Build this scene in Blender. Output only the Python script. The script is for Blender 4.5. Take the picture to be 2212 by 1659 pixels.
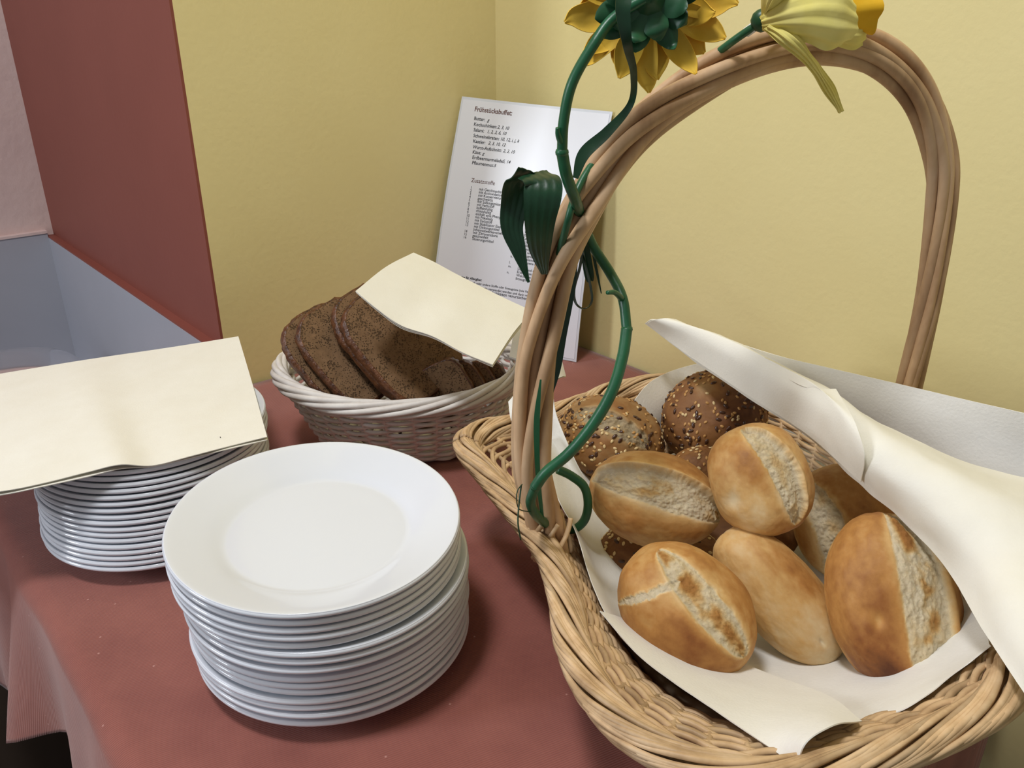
import bpy, bmesh, math, random
import numpy as np
from mathutils import Vector, Matrix

random.seed(7)
RNG = np.random.default_rng(7)
for o in list(bpy.data.objects):
    bpy.data.objects.remove(o)
SC = bpy.context.scene
COL = SC.collection

# ------------------------------------------------------------------ camera
TZ = 0.75                       # height of the cloth surface above the floor
CAMH = 0.40                     # camera height above the table
FPX = 1790.0                    # focal length in pixels of the 2212 px frame
TH = math.radians(24.0)
cam = bpy.data.cameras.new('camera')
cam.sensor_width = 36.0
cam.lens = FPX / 2212.0 * 36.0
cam.clip_start = 0.01
camo = bpy.data.objects.new('camera', cam)
COL.objects.link(camo)
camo.location = (0, 0, CAMH + TZ)
camo.rotation_euler = (math.radians(90) - TH, 0, 0)
SC.camera = camo

# ------------------------------------------------------------------ world, lights, exposure
wld = bpy.data.worlds.new('world')
SC.world = wld
wld.use_nodes = True
wld.node_tree.nodes['Background'].inputs[0].default_value = (0.94, 0.96, 1.0, 1)
wld.node_tree.nodes['Background'].inputs[1].default_value = 0.19

def area(name, loc, target, sx, sy, power, col):
    l = bpy.data.lights.new(name, 'AREA')
    l.shape = 'RECTANGLE'
    l.size, l.size_y = sx, sy
    l.energy = power
    l.color = col
    o = bpy.data.objects.new(name, l)
    COL.objects.link(o)
    o.location = (loc[0], loc[1], loc[2] + TZ)
    d = Vector((target[0] - loc[0], target[1] - loc[1], target[2] - loc[2]))
    o.rotation_euler = d.to_track_quat('-Z', 'Y').to_euler()
    return o
area('ceiling_lamp_offscreen', (-0.35, 0.10, 1.68), (0.0, 0.5, 0), 0.24, 0.24, 14.2, (0.97, 0.98, 1.0))
area('window_left_offscreen', (-2.9, -0.25, 1.15), (0.0, 0.55, 0.1), 0.8, 1.0, 48.0, (0.86, 0.92, 1.0))
SC.view_settings.view_transform = 'Standard'
SC.view_settings.look = 'None'
SC.view_settings.exposure = 0.18
SC.view_settings.gamma = 1.0
SC.view_settings.use_curve_mapping = False

# ------------------------------------------------------------------ geometry helpers (table frame: z = 0 is the cloth)
cC = np.array([0, 0, CAMH])
vR = np.array([1.0, 0, 0])
vF = np.array([0, math.cos(TH), -math.sin(TH)])
vU = np.array([0, math.sin(TH), math.cos(TH)])
def ray(px, py):
    return vF + vR * (px - 1106.0) / FPX + vU * (829.5 - py) / FPX
def pz(px, py, z):
    """point of the place at height z above the table"""
    d = ray(px, py)
    return cC + d * (z - CAMH) / d[2]
def pd(px, py, t):
    """point of the place at depth t"""
    return cC + ray(px, py) * t
ANG = math.radians(41)
DR = np.array([math.sin(ANG), -math.cos(ANG), 0])     # along the right wall
DL = np.array([-math.cos(ANG), -math.sin(ANG), 0])    # along the left wall
KC = np.array([-0.021, 1.155, 0.0])                   # corner of the two walls
def uv(u, v, z=0.0):
    return KC + DL * u + DR * v + np.array([0, 0, z])
def nrm(v):
    v = np.asarray(v, float)
    return v / np.linalg.norm(v)

def hash3(i, seed):
    h = np.sin(i[..., 0] * 127.1 + i[..., 1] * 311.7 + i[..., 2] * 74.7 + seed * 53.3) * 43758.5453
    return h - np.floor(h)
def vnoise(P, seed=0):
    P = np.asarray(P, float) + 100.0
    i = np.floor(P)
    f = P - i
    f = f * f * (3 - 2 * f)
    out = 0
    for dx in (0, 1):
        for dy in (0, 1):
            for dz in (0, 1):
                w = (f[:, 0] if dx else 1 - f[:, 0]) * (f[:, 1] if dy else 1 - f[:, 1]) * (f[:, 2] if dz else 1 - f[:, 2])
                out = out + w * hash3(i + np.array([dx, dy, dz]), seed)
    return out * 2 - 1
def fbm(P, seed=0, oct=3):
    a, s, r = 1.0, 0.0, 0
    for k in range(oct):
        s = s + a * vnoise(np.asarray(P) * (2 ** k), seed + k * 3)
        r += a
        a *= 0.5
    return s / r
def sstep(a, b, x):
    t = np.clip((x - a) / (b - a), 0, 1)
    return t * t * (3 - 2 * t)

def crom(P, n, closed=False):
    """Catmull-Rom through P, n samples"""
    P = np.asarray(P, float)
    m = len(P)
    if closed:
        t = np.arange(n) / n * m
        i = np.floor(t).astype(int)
        f = (t - i)[:, None]
        g = lambda k: P[(i + k) % m]
    else:
        t = np.linspace(0, m - 1, n)
        i = np.minimum(np.floor(t).astype(int), m - 2)
        f = (t - i)[:, None]
        E = np.vstack([2 * P[0] - P[1], P, 2 * P[-1] - P[-2]])
        g = lambda k: E[i + k + 1]
    p0, p1, p2, p3 = g(-1), g(0), g(1), g(2)
    return 0.5 * (2 * p1 + (p2 - p0) * f + (2 * p0 - 5 * p1 + 4 * p2 - p3) * f ** 2 + (3 * p1 - p0 - 3 * p2 + p3) * f ** 3)

def grid_patch(rows, nu, nv):
    rows = [crom(r, nu) for r in rows]
    A = np.array(rows)                       # k, nu, 3
    if len(A) == 2:
        f = np.linspace(0, 1, nv)[:, None, None]
        return A[0] * (1 - f) + A[1] * f
    out = np.array([crom(A[:, j], nv) for j in range(nu)])
    return out.transpose(1, 0, 2)            # nv, nu, 3

def grid_normals(G):
    du = np.gradient(G, axis=1)
    dv = np.gradient(G, axis=0)
    n = np.cross(du, dv)
    return n / (np.linalg.norm(n, axis=2, keepdims=True) + 1e-12)

def grid_faces(nv, nu, off=0, flip=False):
    F = []
    for j in range(nv - 1):
        for i in range(nu - 1):
            a = off + j * nu + i
            q = (a, a + 1, a + nu + 1, a + nu)
            F.append(q[::-1] if flip else q)
    return F

def solid(G, th):
    """closed shell of a grid with thickness th"""
    nv, nu, _ = G.shape
    n = grid_normals(G)
    V = np.vstack([(G + n * th / 2).reshape(-1, 3), (G - n * th / 2).reshape(-1, 3)])
    N = nu * nv
    F = grid_faces(nv, nu) + grid_faces(nv, nu, N, True)
    ring = [i for i in range(nu)] + [j * nu + nu - 1 for j in range(1, nv)] + [(nv - 1) * nu + i for i in range(nu - 2, -1, -1)] + [j * nu for j in range(nv - 2, 0, -1)]
    for k in range(len(ring)):
        a, b = ring[k], ring[(k + 1) % len(ring)]
        F.append((b, a, a + N, b + N))
    return V, F

def tube(P, r, sides=6, closed=False, cap=True):
    P = np.asarray(P, float)
    n = len(P)
    r = np.broadcast_to(np.asarray(r, float), (n,))
    if closed:
        T = np.roll(P, -1, 0) - np.roll(P, 1, 0)
    else:
        T = np.gradient(P, axis=0)
    T = T / (np.linalg.norm(T, axis=1, keepdims=True) + 1e-12)
    N = np.zeros_like(P)
    a = np.array([0, 0, 1.0]) if abs(T[0][2]) < 0.9 else np.array([1.0, 0, 0])
    N[0] = nrm(a - T[0] * (a @ T[0]))
    for i in range(1, n):
        v = N[i - 1] - T[i] * (N[i - 1] @ T[i])
        N[i] = v / (np.linalg.norm(v) + 1e-12)
    B = np.cross(T, N)
    ph = np.arange(sides) / sides * 2 * np.pi
    V = P[:, None] + r[:, None, None] * (np.cos(ph)[None, :, None] * N[:, None] + np.sin(ph)[None, :, None] * B[:, None])
    V = V.reshape(-1, 3)
    F = []
    m = n if closed else n - 1
    for i in range(m):
        i2 = (i + 1) % n
        for k in range(sides):
            k2 = (k + 1) % sides
            F.append((i * sides + k, i * sides + k2, i2 * sides + k2, i2 * sides + k))
    if not closed and cap:
        F.append(tuple(range(sides))[::-1])
        F.append(tuple((n - 1) * sides + k for k in range(sides)))
    return V, F

def lathe(prof, seg=64):
    prof = np.asarray(prof, float)
    ph = np.arange(seg) / seg * 2 * np.pi
    V = np.stack([prof[:, None, 0] * np.cos(ph), prof[:, None, 0] * np.sin(ph), np.repeat(prof[:, 1:2], seg, 1)], 2).reshape(-1, 3)
    F = []
    for i in range(len(prof) - 1):
        for k in range(seg):
            k2 = (k + 1) % seg
            F.append((i * seg + k, i * seg + k2, (i + 1) * seg + k2, (i + 1) * seg + k))
    F.append(tuple(range(seg))[::-1])
    F.append(tuple((len(prof) - 1) * seg + k for k in range(seg)))
    return V, F

def box(p0, p1):
    x0, y0, z0 = p0
    x1, y1, z1 = p1
    V = np.array([(x0, y0, z0), (x1, y0, z0), (x1, y1, z0), (x0, y1, z0), (x0, y0, z1), (x1, y0, z1), (x1, y1, z1), (x0, y1, z1)], float)
    return V, [(0, 3, 2, 1), (4, 5, 6, 7), (0, 1, 5, 4), (1, 2, 6, 5), (2, 3, 7, 6), (3, 0, 4, 7)]
def uvbox(u0, u1, v0, v1, z0, z1):
    V, F = box((u0, v0, z0), (u1, v1, z1))
    return np.array([uv(*p) for p in V]), [f[::-1] for f in F]
def merge(parts):
    V, F, o = [], [], 0
    for v, f in parts:
        V.append(v)
        F += [tuple(i + o for i in q) for q in f]
        o += len(v)
    return np.vstack(V), F

def make_mesh(name, V, F, mat, smooth=True):
    me = bpy.data.meshes.new(name)
    me.from_pydata([tuple(map(float, v)) for v in V], [], F)
    me.update()
    if smooth:
        me.polygons.foreach_set('use_smooth', np.ones(len(me.polygons), bool))
    if mat is not None:
        me.materials.append(mat)
    return me
ROOT = {}
def tag(o, label, cat, group=None):
    o['label'] = label
    o['category'] = cat
    if group:
        o['group'] = group
    return o
def thing(name, base, label, cat, group=None):
    o = bpy.data.objects.new(name, None)
    COL.objects.link(o)
    o.empty_display_size = 0.02
    o.location = (base[0], base[1], base[2] + TZ)
    ROOT[o.name] = np.array(base, float)
    return tag(o, label, cat, group)
def mesh_obj(name, V, F, mat, parent=None, base=None, smooth=True, sharp=None):
    """V in table coordinates; children are stored relative to the root's base"""
    V = np.asarray(V, float)
    if parent is not None:
        b = ROOT[parent.name]
    else:
        b = np.array(base, float) if base is not None else np.array([V[:, 0].mean(), V[:, 1].mean(), V[:, 2].min()])
    me = make_mesh(name, V - b, F, mat, smooth)
    if sharp is not None:
        me.set_sharp_from_angle(angle=math.radians(sharp))
    o = bpy.data.objects.new(name, me)
    COL.objects.link(o)
    if parent is not None:
        o.parent = parent
    else:
        o.location = (b[0], b[1], b[2] + TZ)
    ROOT[o.name] = b
    return o
def structure(o):
    o['kind'] = 'structure'
    return o

# ------------------------------------------------------------------ materials
def nodes_of(name):
    m = bpy.data.materials.new(name)
    m.use_nodes = True
    nt = m.node_tree
    return m, nt, nt.nodes['Principled BSDF']
def N(nt, t, **kw):
    n = nt.nodes.new(t)
    for k, v in kw.items():
        if k in n.inputs:
            n.inputs[k].default_value = v
        else:
            setattr(n, k, v)
    return n
def ramp(nt, stops):
    n = nt.nodes.new('ShaderNodeValToRGB')
    e = n.color_ramp.elements
    while len(e) < len(stops):
        e.new(0.5)
    for q, (p, c) in zip(e, stops):
        q.position = p
        q.color = (c[0], c[1], c[2], 1)
    return n
def lin(r, g, b):
    f = lambda c: c / 12.92 if c <= 0.04045 else ((c + 0.055) / 1.055) ** 2.4
    return (f(r / 255), f(g / 255), f(b / 255))
def basic(name, c1, c2=None, scale=40, rough=0.7, bump=0.0, bscale=None, bdist=0.002, spec=0.5, detail=4, coat=0.0, sub=0.0, stretch=None, c3=None, rand=0.0):
    m, nt, b = nodes_of(name)
    tc = N(nt, 'ShaderNodeTexCoord')
    vec = tc.outputs['Object']
    if stretch:
        mp = N(nt, 'ShaderNodeMapping')
        mp.inputs['Scale'].default_value = stretch
        nt.links.new(vec, mp.inputs[0])
        vec = mp.outputs[0]
    if c2 is not None:
        no = N(nt, 'ShaderNodeTexNoise', Scale=scale, Detail=detail, Roughness=0.6)
        nt.links.new(vec, no.inputs['Vector'])
        st = [(0.3, c1), (0.7, c2)] if c3 is None else [(0.28, c1), (0.5, c2), (0.74, c3)]
        r = ramp(nt, st)
        nt.links.new(no.outputs['Fac'], r.inputs[0])
        if rand:
            oi = N(nt, 'ShaderNodeObjectInfo')
            mr = N(nt, 'ShaderNodeMath', operation='MULTIPLY_ADD')
            nt.links.new(oi.outputs['Random'], mr.inputs[0])
            mr.inputs[1].default_value = rand
            mr.inputs[2].default_value = 1.0 - rand * 0.6
            hs_ = N(nt, 'ShaderNodeHueSaturation')
            nt.links.new(mr.outputs[0], hs_.inputs['Value'])
            nt.links.new(r.outputs[0], hs_.inputs['Color'])
            nt.links.new(hs_.outputs[0], b.inputs['Base Color'])
        else:
            nt.links.new(r.outputs[0], b.inputs['Base Color'])
    else:
        b.inputs['Base Color'].default_value = (*c1, 1)
    b.inputs['Roughness'].default_value = rough
    b.inputs['Specular IOR Level'].default_value = spec
    b.inputs['Coat Weight'].default_value = coat
    if sub:
        b.inputs['Subsurface Weight'].default_value = sub
        b.inputs['Subsurface Radius'].default_value = (0.01, 0.006, 0.003)
        b.inputs['Subsurface Scale'].default_value = 0.3
    if bump:
        n2 = N(nt, 'ShaderNodeTexNoise', Scale=bscale or scale * 4, Detail=5)
        nt.links.new(vec, n2.inputs['Vector'])
        bp = N(nt, 'ShaderNodeBump', Strength=bump, Distance=bdist)
        nt.links.new(n2.outputs['Fac'], bp.inputs['Height'])
        nt.links.new(bp.outputs[0], b.inputs['Normal'])
    return m

M = {}
M['yellow'] = basic('yellow_wall_paint', lin(224, 209, 150), lin(231, 217, 160), 3, 0.75, 0.25, 160, 0.0012, 0.3)
M['brown'] = basic('red_brown_paint', lin(132, 72, 60), lin(139, 77, 65), 4, 0.55, 0.15, 120, 0.001, 0.35)
M['pink'] = basic('pale_pink_plaster', lin(214, 190, 186), lin(224, 202, 196), 5, 0.85, 0.4, 60, 0.003, 0.3)
M['grey'] = basic('grey_panel', lin(168, 170, 180), lin(176, 178, 188), 3, 0.35, 0.05, 60, 0.001, 0.5)
M['counter'] = basic('pale_worktop', lin(172, 172, 180), lin(180, 180, 188), 6, 0.4)
M['floor'] = basic('dark_floor', lin(62, 51, 44), lin(74, 61, 52), 8, 0.6)
M['ceiling'] = basic('ceiling_paint', lin(225, 222, 214), None, rough=0.9)
M['wood'] = basic('table_wood', lin(96, 62, 40), lin(120, 80, 52), 12, 0.5, stretch=(1, 8, 8))
M['porcelain'] = basic('white_porcelain', (0.75, 0.78, 0.84), None, rough=0.12, coat=0.3)
M['napkin'] = basic('cream_napkin_paper', lin(238, 235, 224), lin(234, 230, 217), 30, 0.85, 0.25, 700, 0.0006, 0.2)
M['paper'] = basic('white_napkin_paper', lin(233, 230, 222), lin(240, 238, 231), 18, 0.9, 0.35, 500, 0.0007, 0.15)
M['cane'] = basic('natural_cane', lin(160, 124, 90), lin(198, 164, 126), 38, 0.55, 0.2, 200, 0.0008, 0.35, stretch=(1, 1, 0.35), c3=lin(214, 184, 150), rand=0.25)
M['willow'] = basic('peeled_willow', lin(166, 134, 98), lin(200, 168, 128), 45, 0.5, 0.2, 300, 0.0006, 0.4, c3=lin(218, 190, 154), rand=0.45)
M['white_cane'] = basic('white_painted_wicker', lin(214, 206, 198), lin(232, 227, 221), 60, 0.5, 0.2, 300, 0.0006, 0.4)
M['stem'] = basic('green_plastic_stem', lin(26, 78, 50), lin(34, 98, 62), 40, 0.38, 0.3, 260, 0.0008, 0.5, stretch=(1, 1, 0.2))
M['leaf'] = basic('dark_green_leaf', lin(18, 48, 30), lin(30, 70, 44), 30, 0.35, 0.3, 120, 0.001, 0.5)
M['sepal'] = basic('green_sepal', lin(22, 66, 40), lin(38, 92, 56), 30, 0.4)
M['petal_gold'] = basic('golden_petal', lin(228, 182, 56), lin(240, 200, 84), 60, 0.7, 0.4, 90, 0.001, 0.2)
M['petal_pale'] = basic('pale_yellow_petal', lin(232, 219, 118), lin(242, 231, 148), 40, 0.75, 0.4, 80, 0.001, 0.2)
M['petal_orange'] = basic('orange_yellow_corona', lin(232, 176, 30), lin(244, 198, 56), 40, 0.7, 0.4, 80, 0.001, 0.2)
M['disc'] = basic('brown_flower_disc', lin(60, 36, 18), lin(96, 60, 26), 120, 0.9, 0.8, 300, 0.003)
M['ink'] = basic('black_ink', (0.012, 0.012, 0.014), None, rough=0.6)
M['ink_brown'] = basic('brown_ink', lin(96, 62, 54), None, rough=0.6)
M['sheet'] = basic('laminated_white_paper', lin(228, 230, 238), None, rough=0.22, spec=0.5)
M['film'] = basic('laminating_film_border', lin(214, 218, 226), None, rough=0.15, spec=0.6)
M['flax'] = basic('dark_linseed', lin(52, 30, 20), lin(86, 52, 32), 500, 0.3, spec=0.6)
M['sesame'] = basic('pale_sesame', lin(206, 176, 120), lin(228, 204, 156), 500, 0.5)
M['sesame_toast'] = basic('toasted_sesame', lin(172, 124, 66), lin(196, 150, 88), 500, 0.45)
M['speck'] = basic('black_speck', (0.01, 0.01, 0.01), None, rough=0.8)

def twill():
    m, nt, b = nodes_of('red_brown_twill_cloth')
    tc = N(nt, 'ShaderNodeTexCoord')
    mp = N(nt, 'ShaderNodeMapping')
    mp.inputs['Rotation'].default_value = (0, 0, math.radians(64))
    nt.links.new(tc.outputs['Object'], mp.inputs[0])
    w1 = N(nt, 'ShaderNodeTexWave', Scale=210.0, Distortion=0.6, Detail=1.0)
    w1.inputs['Detail Scale'].default_value = 3.0
    nt.links.new(mp.outputs[0], w1.inputs['Vector'])
    no = N(nt, 'ShaderNodeTexNoise', Scale=14.0, Detail=6.0, Roughness=0.65)
    nt.links.new(tc.outputs['Object'], no.inputs['Vector'])
    r = ramp(nt, [(0.3, lin(142, 83, 74)), (0.7, lin(162, 99, 87))])
    nt.links.new(no.outputs['Fac'], r.inputs[0])
    mx = N(nt, 'ShaderNodeMix', data_type='RGBA', blend_type='MULTIPLY')
    mx.inputs[0].default_value = 0.22
    nt.links.new(r.outputs[0], mx.inputs[6])
    nt.links.new(w1.outputs['Color'], mx.inputs[7])
    # lint specks
    vo = N(nt, 'ShaderNodeTexVoronoi', Scale=55.0)
    nt.links.new(tc.outputs['Object'], vo.inputs['Vector'])
    rs = ramp(nt, [(0.025, (1, 1, 1)), (0.05, (0, 0, 0))])
    nt.links.new(vo.outputs['Distance'], rs.inputs[0])
    mx2 = N(nt, 'ShaderNodeMix', data_type='RGBA')
    nt.links.new(rs.outputs[0], mx2.inputs[0])
    nt.links.new(mx.outputs[2], mx2.inputs[6])
    mx2.inputs[7].default_value = (*lin(190, 140, 130), 1)
    nt.links.new(mx2.outputs[2], b.inputs['Base Color'])
    b.inputs['Roughness'].default_value = 0.9
    b.inputs['Specular IOR Level'].default_value = 0.15
    b.inputs['Sheen Weight'].default_value = 0.25
    bp = N(nt, 'ShaderNodeBump', Strength=0.35, Distance=0.0006)
    nt.links.new(w1.outputs['Fac'], bp.inputs['Height'])
    nt.links.new(bp.outputs[0], b.inputs['Normal'])
    return m
M['cloth'] = twill()

def clear_plastic():
    m, nt, b = nodes_of('clear_plastic')
    b.inputs['Base Color'].default_value = (0.80, 0.74, 0.78, 1)
    b.inputs['Transmission Weight'].default_value = 0.92
    b.inputs['Roughness'].default_value = 0.06
    b.inputs['IOR'].default_value = 1.45
    return m
M['plastic'] = clear_plastic()

def bun_mat(name, stops, grain=0.0016, rough=0.55):
    """baked crust: 'tone' says how far each spot is baked, 'crumb' where the dough burst open"""
    m, nt, b = nodes_of(name)
    tc = N(nt, 'ShaderNodeTexCoord')
    at = N(nt, 'ShaderNodeAttribute', attribute_name='tone')
    cr = N(nt, 'ShaderNodeAttribute', attribute_name='crumb')
    no = N(nt, 'ShaderNodeTexNoise', Scale=75.0, Detail=8.0, Roughness=0.7)
    nt.links.new(tc.outputs['Object'], no.inputs['Vector'])
    ma = N(nt, 'ShaderNodeMath', operation='MULTIPLY_ADD')
    nt.links.new(no.outputs['Fac'], ma.inputs[0])
    ma.inputs[1].default_value = 0.30
    ma.inputs[2].default_value = -0.15
    ad = N(nt, 'ShaderNodeMath', operation='ADD')
    nt.links.new(at.outputs['Fac'], ad.inputs[0])
    nt.links.new(ma.outputs[0], ad.inputs[1])
    r = ramp(nt, stops)
    nt.links.new(ad.outputs[0], r.inputs[0])
    nt.links.new(r.outputs[0], b.inputs['Base Color'])
    rr = N(nt, 'ShaderNodeMath', operation='MULTIPLY_ADD')
    nt.links.new(cr.outputs['Fac'], rr.inputs[0])
    rr.inputs[1].default_value = 0.4
    rr.inputs[2].default_value = rough
    nt.links.new(rr.outputs[0], b.inputs['Roughness'])
    b.inputs['Specular IOR Level'].default_value = 0.35
    n2 = N(nt, 'ShaderNodeTexNoise', Scale=420.0, Detail=6.0, Roughness=0.75)
    nt.links.new(tc.outputs['Object'], n2.inputs['Vector'])
    st = N(nt, 'ShaderNodeMath', operation='MULTIPLY_ADD')
    nt.links.new(cr.outputs['Fac'], st.inputs[0])
    st.inputs[1].default_value = 0.75
    st.inputs[2].default_value = 0.14
    bp = N(nt, 'ShaderNodeBump', Distance=grain)
    nt.links.new(st.outputs[0], bp.inputs['Strength'])
    nt.links.new(n2.outputs['Fac'], bp.inputs['Height'])
    nt.links.new(bp.outputs[0], b.inputs['Normal'])
    b.inputs['Subsurface Weight'].default_value = 0.08
    b.inputs['Subsurface Radius'].default_value = (0.012, 0.006, 0.003)
    b.inputs['Subsurface Scale'].default_value = 0.3
    return m
M['bun'] = bun_mat('wheat_roll_crust', [(0.0, lin(224, 209, 178)), (0.22, lin(222, 198, 154)), (0.45, lin(207, 166, 106)), (0.65, lin(180, 128, 68)), (0.85, lin(138, 85, 40)), (1.0, lin(92, 50, 24))])
M['seedbun'] = bun_mat('seeded_roll_crust', [(0.0, lin(182, 164, 132)), (0.3, lin(166, 134, 90)), (0.55, lin(142, 98, 54)), (0.8, lin(112, 70, 38)), (1.0, lin(70, 40, 22))], 0.0022, 0.6)

def rye(name, c1, c2, pores):
    m, nt, b = nodes_of(name)
    tc = N(nt, 'ShaderNodeTexCoord')
    no = N(nt, 'ShaderNodeTexNoise', Scale=120.0, Detail=6.0, Roughness=0.7)
    nt.links.new(tc.outputs['Object'], no.inputs['Vector'])
    r = ramp(nt, [(0.3, c1), (0.7, c2)])
    nt.links.new(no.outputs['Fac'], r.inputs[0])
    vo = N(nt, 'ShaderNodeTexVoronoi', Scale=560.0)
    vo.inputs['Randomness'].default_value = 1.0
    nw = N(nt, 'ShaderNodeTexNoise', Scale=90.0, Detail=2.0)
    nt.links.new(tc.outputs['Object'], nw.inputs['Vector'])
    nt.links.new(tc.outputs['Object'], vo.inputs['Vector'])
    sub = N(nt, 'ShaderNodeMath', operation='SUBTRACT')
    nt.links.new(vo.outputs['Distance'], sub.inputs[0])
    mul = N(nt, 'ShaderNodeMath', operation='MULTIPLY_ADD')
    nt.links.new(nw.outputs['Fac'], mul.inputs[0])
    mul.inputs[1].default_value = 1.1
    mul.inputs[2].default_value = -0.42
    nt.links.new(mul.outputs[0], sub.inputs[1])
    rp = ramp(nt, [(0.10, (0, 0, 0)), (0.26, (1, 1, 1))])
    nt.links.new(sub.outputs[0], rp.inputs[0])
    mx = N(nt, 'ShaderNodeMix', data_type='RGBA', blend_type='MULTIPLY')
    mx.inputs[0].default_value = pores
    nt.links.new(r.outputs[0], mx.inputs[6])
    nt.links.new(rp.outputs[0], mx.inputs[7])
    nt.links.new(mx.outputs[2], b.inputs['Base Color'])
    b.inputs['Roughness'].default_value = 0.85
    b.inputs['Specular IOR Level'].default_value = 0.2
    bp = N(nt, 'ShaderNodeBump', Strength=0.8, Distance=0.0012)
    nt.links.new(rp.outputs[0], bp.inputs['Height'])
    nt.links.new(bp.outputs[0], b.inputs['Normal'])
    return m
M['rye'] = rye('rye_crumb', lin(114, 88, 62), lin(138, 108, 79), 0.5)
M['rye_crust'] = basic('dark_rye_crust', lin(48, 26, 16), lin(92, 54, 30), 140, 0.35, 0.8, 240, 0.002, 0.5, c3=lin(120, 76, 44))

# ================================================================== the setting
FZ, CZ = -TZ, 1.75
def st(name, V, F, mat):
    return structure(mesh_obj(name, V, F, mat, smooth=False))
st('floor', *uvbox(-0.12, 2.6, -0.9, 2.4, FZ - 0.05, FZ), M['floor'])
st('ceiling', *uvbox(-0.12, 2.6, -0.9, 2.4, CZ, CZ + 0.05), M['ceiling'])
st('wall_right', *uvbox(-0.12, 0.0, -0.12, 2.4, FZ, CZ), M['yellow'])
st('wall_left', *uvbox(0.0, 0.4095, -0.70, 0.0, FZ, CZ), M['yellow'])
st('wall_reveal', *uvbox(0.4095, 0.4125, -0.70, 0.0, FZ, CZ), M['brown'])
st('wall_back', *uvbox(0.0, 2.6, -0.80, -0.70, FZ, CZ), M['pink'])
st('trim_1', *uvbox(0.4125, 0.424, -0.70, -0.004, FZ, 0.052), M['grey'])
st('trim_2', *uvbox(0.4125, 0.4236, -0.70, -0.004, 0.052, 0.0545), M['brown'])
st('trim_3', *uvbox(0.424, 2.6, -0.70, -0.69, FZ, 0.060), M['grey'])
st('trim_4', *uvbox(0.424, 2.6, -0.70, -0.688, 0.060, 0.064), M['pink'])
# worktop inside the opening
st('trim_5', *uvbox(0.424, 2.0, -0.69, -0.05, -0.20, -0.17), M['counter'])
st('trim_6', *uvbox(0.424, 1.98, -0.69, -0.06, FZ, -0.20), M['floor'])

# ================================================================== table and cloth
UMAX, VMAX = 0.684, 0.72
tb = uv(UMAX / 2, VMAX / 2, FZ)
table = thing('table', tb, 'small square wooden table in the corner under the red-brown cloth', 'table')
mesh_obj('tabletop', *uvbox(0.004, UMAX - 0.006, 0.004, VMAX - 0.006, -0.030, -0.0025), M['wood'], table, smooth=False)
for (u, v) in ((0.05, 0.05), (UMAX - 0.06, 0.05), (0.05, VMAX - 0.06), (UMAX - 0.06, VMAX - 0.06)):
    mesh_obj('leg', *uvbox(u - 0.022, u + 0.022, v - 0.022, v + 0.022, FZ, -0.030), M['wood'], table, smooth=False)

def cloth():
    DROP = 0.26
    def axis(n_top, mx):
        a = list(np.linspace(0.004, mx - 0.03, n_top)) + list(np.linspace(mx - 0.028, mx + 0.03, 14)) + list(np.linspace(mx + 0.034, mx + DROP, 30))
        return np.array(a)
    us, vs = axis(50, UMAX), axis(50, VMAX)
    U_, V_ = np.meshgrid(us, vs, indexing='ij')
    def bend(x, mx, rad=0.012):
        # arc round the table edge, then straight down
        s = x - (mx - rad)
        ang = np.clip(s / rad, 0, math.pi / 2)
        out = np.where(s > 0, mx - rad + rad * np.sin(ang), x)
        dn = np.where(s > 0, rad * (1 - np.cos(ang)) + np.maximum(0, s - rad * math.pi / 2), 0.0)
        return out, dn
    # the hem on the left side climbs towards the near corner
    hem = 0.225 - 0.62 * np.maximum(0, V_ - 0.10)
    hem = np.clip(hem, 0.10, DROP)
    Us = np.where(U_ > UMAX, UMAX + (U_ - UMAX) / DROP * hem, U_)
    x, du = bend(Us, UMAX)
    y, dv = bend(V_, VMAX)
    z = -(du + dv) - 0.0012
    wav = 0.010 * np.sin(V_ * 30 + 1.0) + 0.007 * np.sin(V_ * 53 + 2.1)
    x = x + np.clip(du / 0.12, 0, 1.6) * (0.016 + wav)
    y = y + np.clip(dv / 0.12, 0, 1.6) * (0.010 + 0.006 * np.sin(U_ * 35))
    P3 = np.stack([U_ * 9, V_ * 9, 0 * U_], 2).reshape(-1, 3)
    soft = fbm(P3, 5, 2).reshape(U_.shape)
    onTop = (du + dv < 1e-6)
    z = z + np.where(onTop, 0.0006 * soft, 0)
    # a crease line pressed into the top from an earlier fold
    cre = np.exp(-((V_ - 0.10 - 0.9 * (UMAX - U_) * 0 - (U_ - 0.45) * 0.0) / 0.004) ** 2)
    cre2 = np.exp(-((U_ - 0.612) / 0.004) ** 2)
    z = z + np.where(onTop, 0.0012 * cre2, 0)
    G = (KC + U_[..., None] * 0 + x[..., None] * DL + y[..., None] * DR) + z[..., None] * np.array([0, 0, 1.0])
    V, F = solid(G, 0.0016)
    return V, F
clo = mesh_obj('tablecloth', *cloth(), M['cloth'], base=uv(UMAX / 2, VMAX / 2, 0))
tag(clo, 'red-brown twill tablecloth draped over the corner table with a hanging hem', 'tablecloth')

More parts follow.
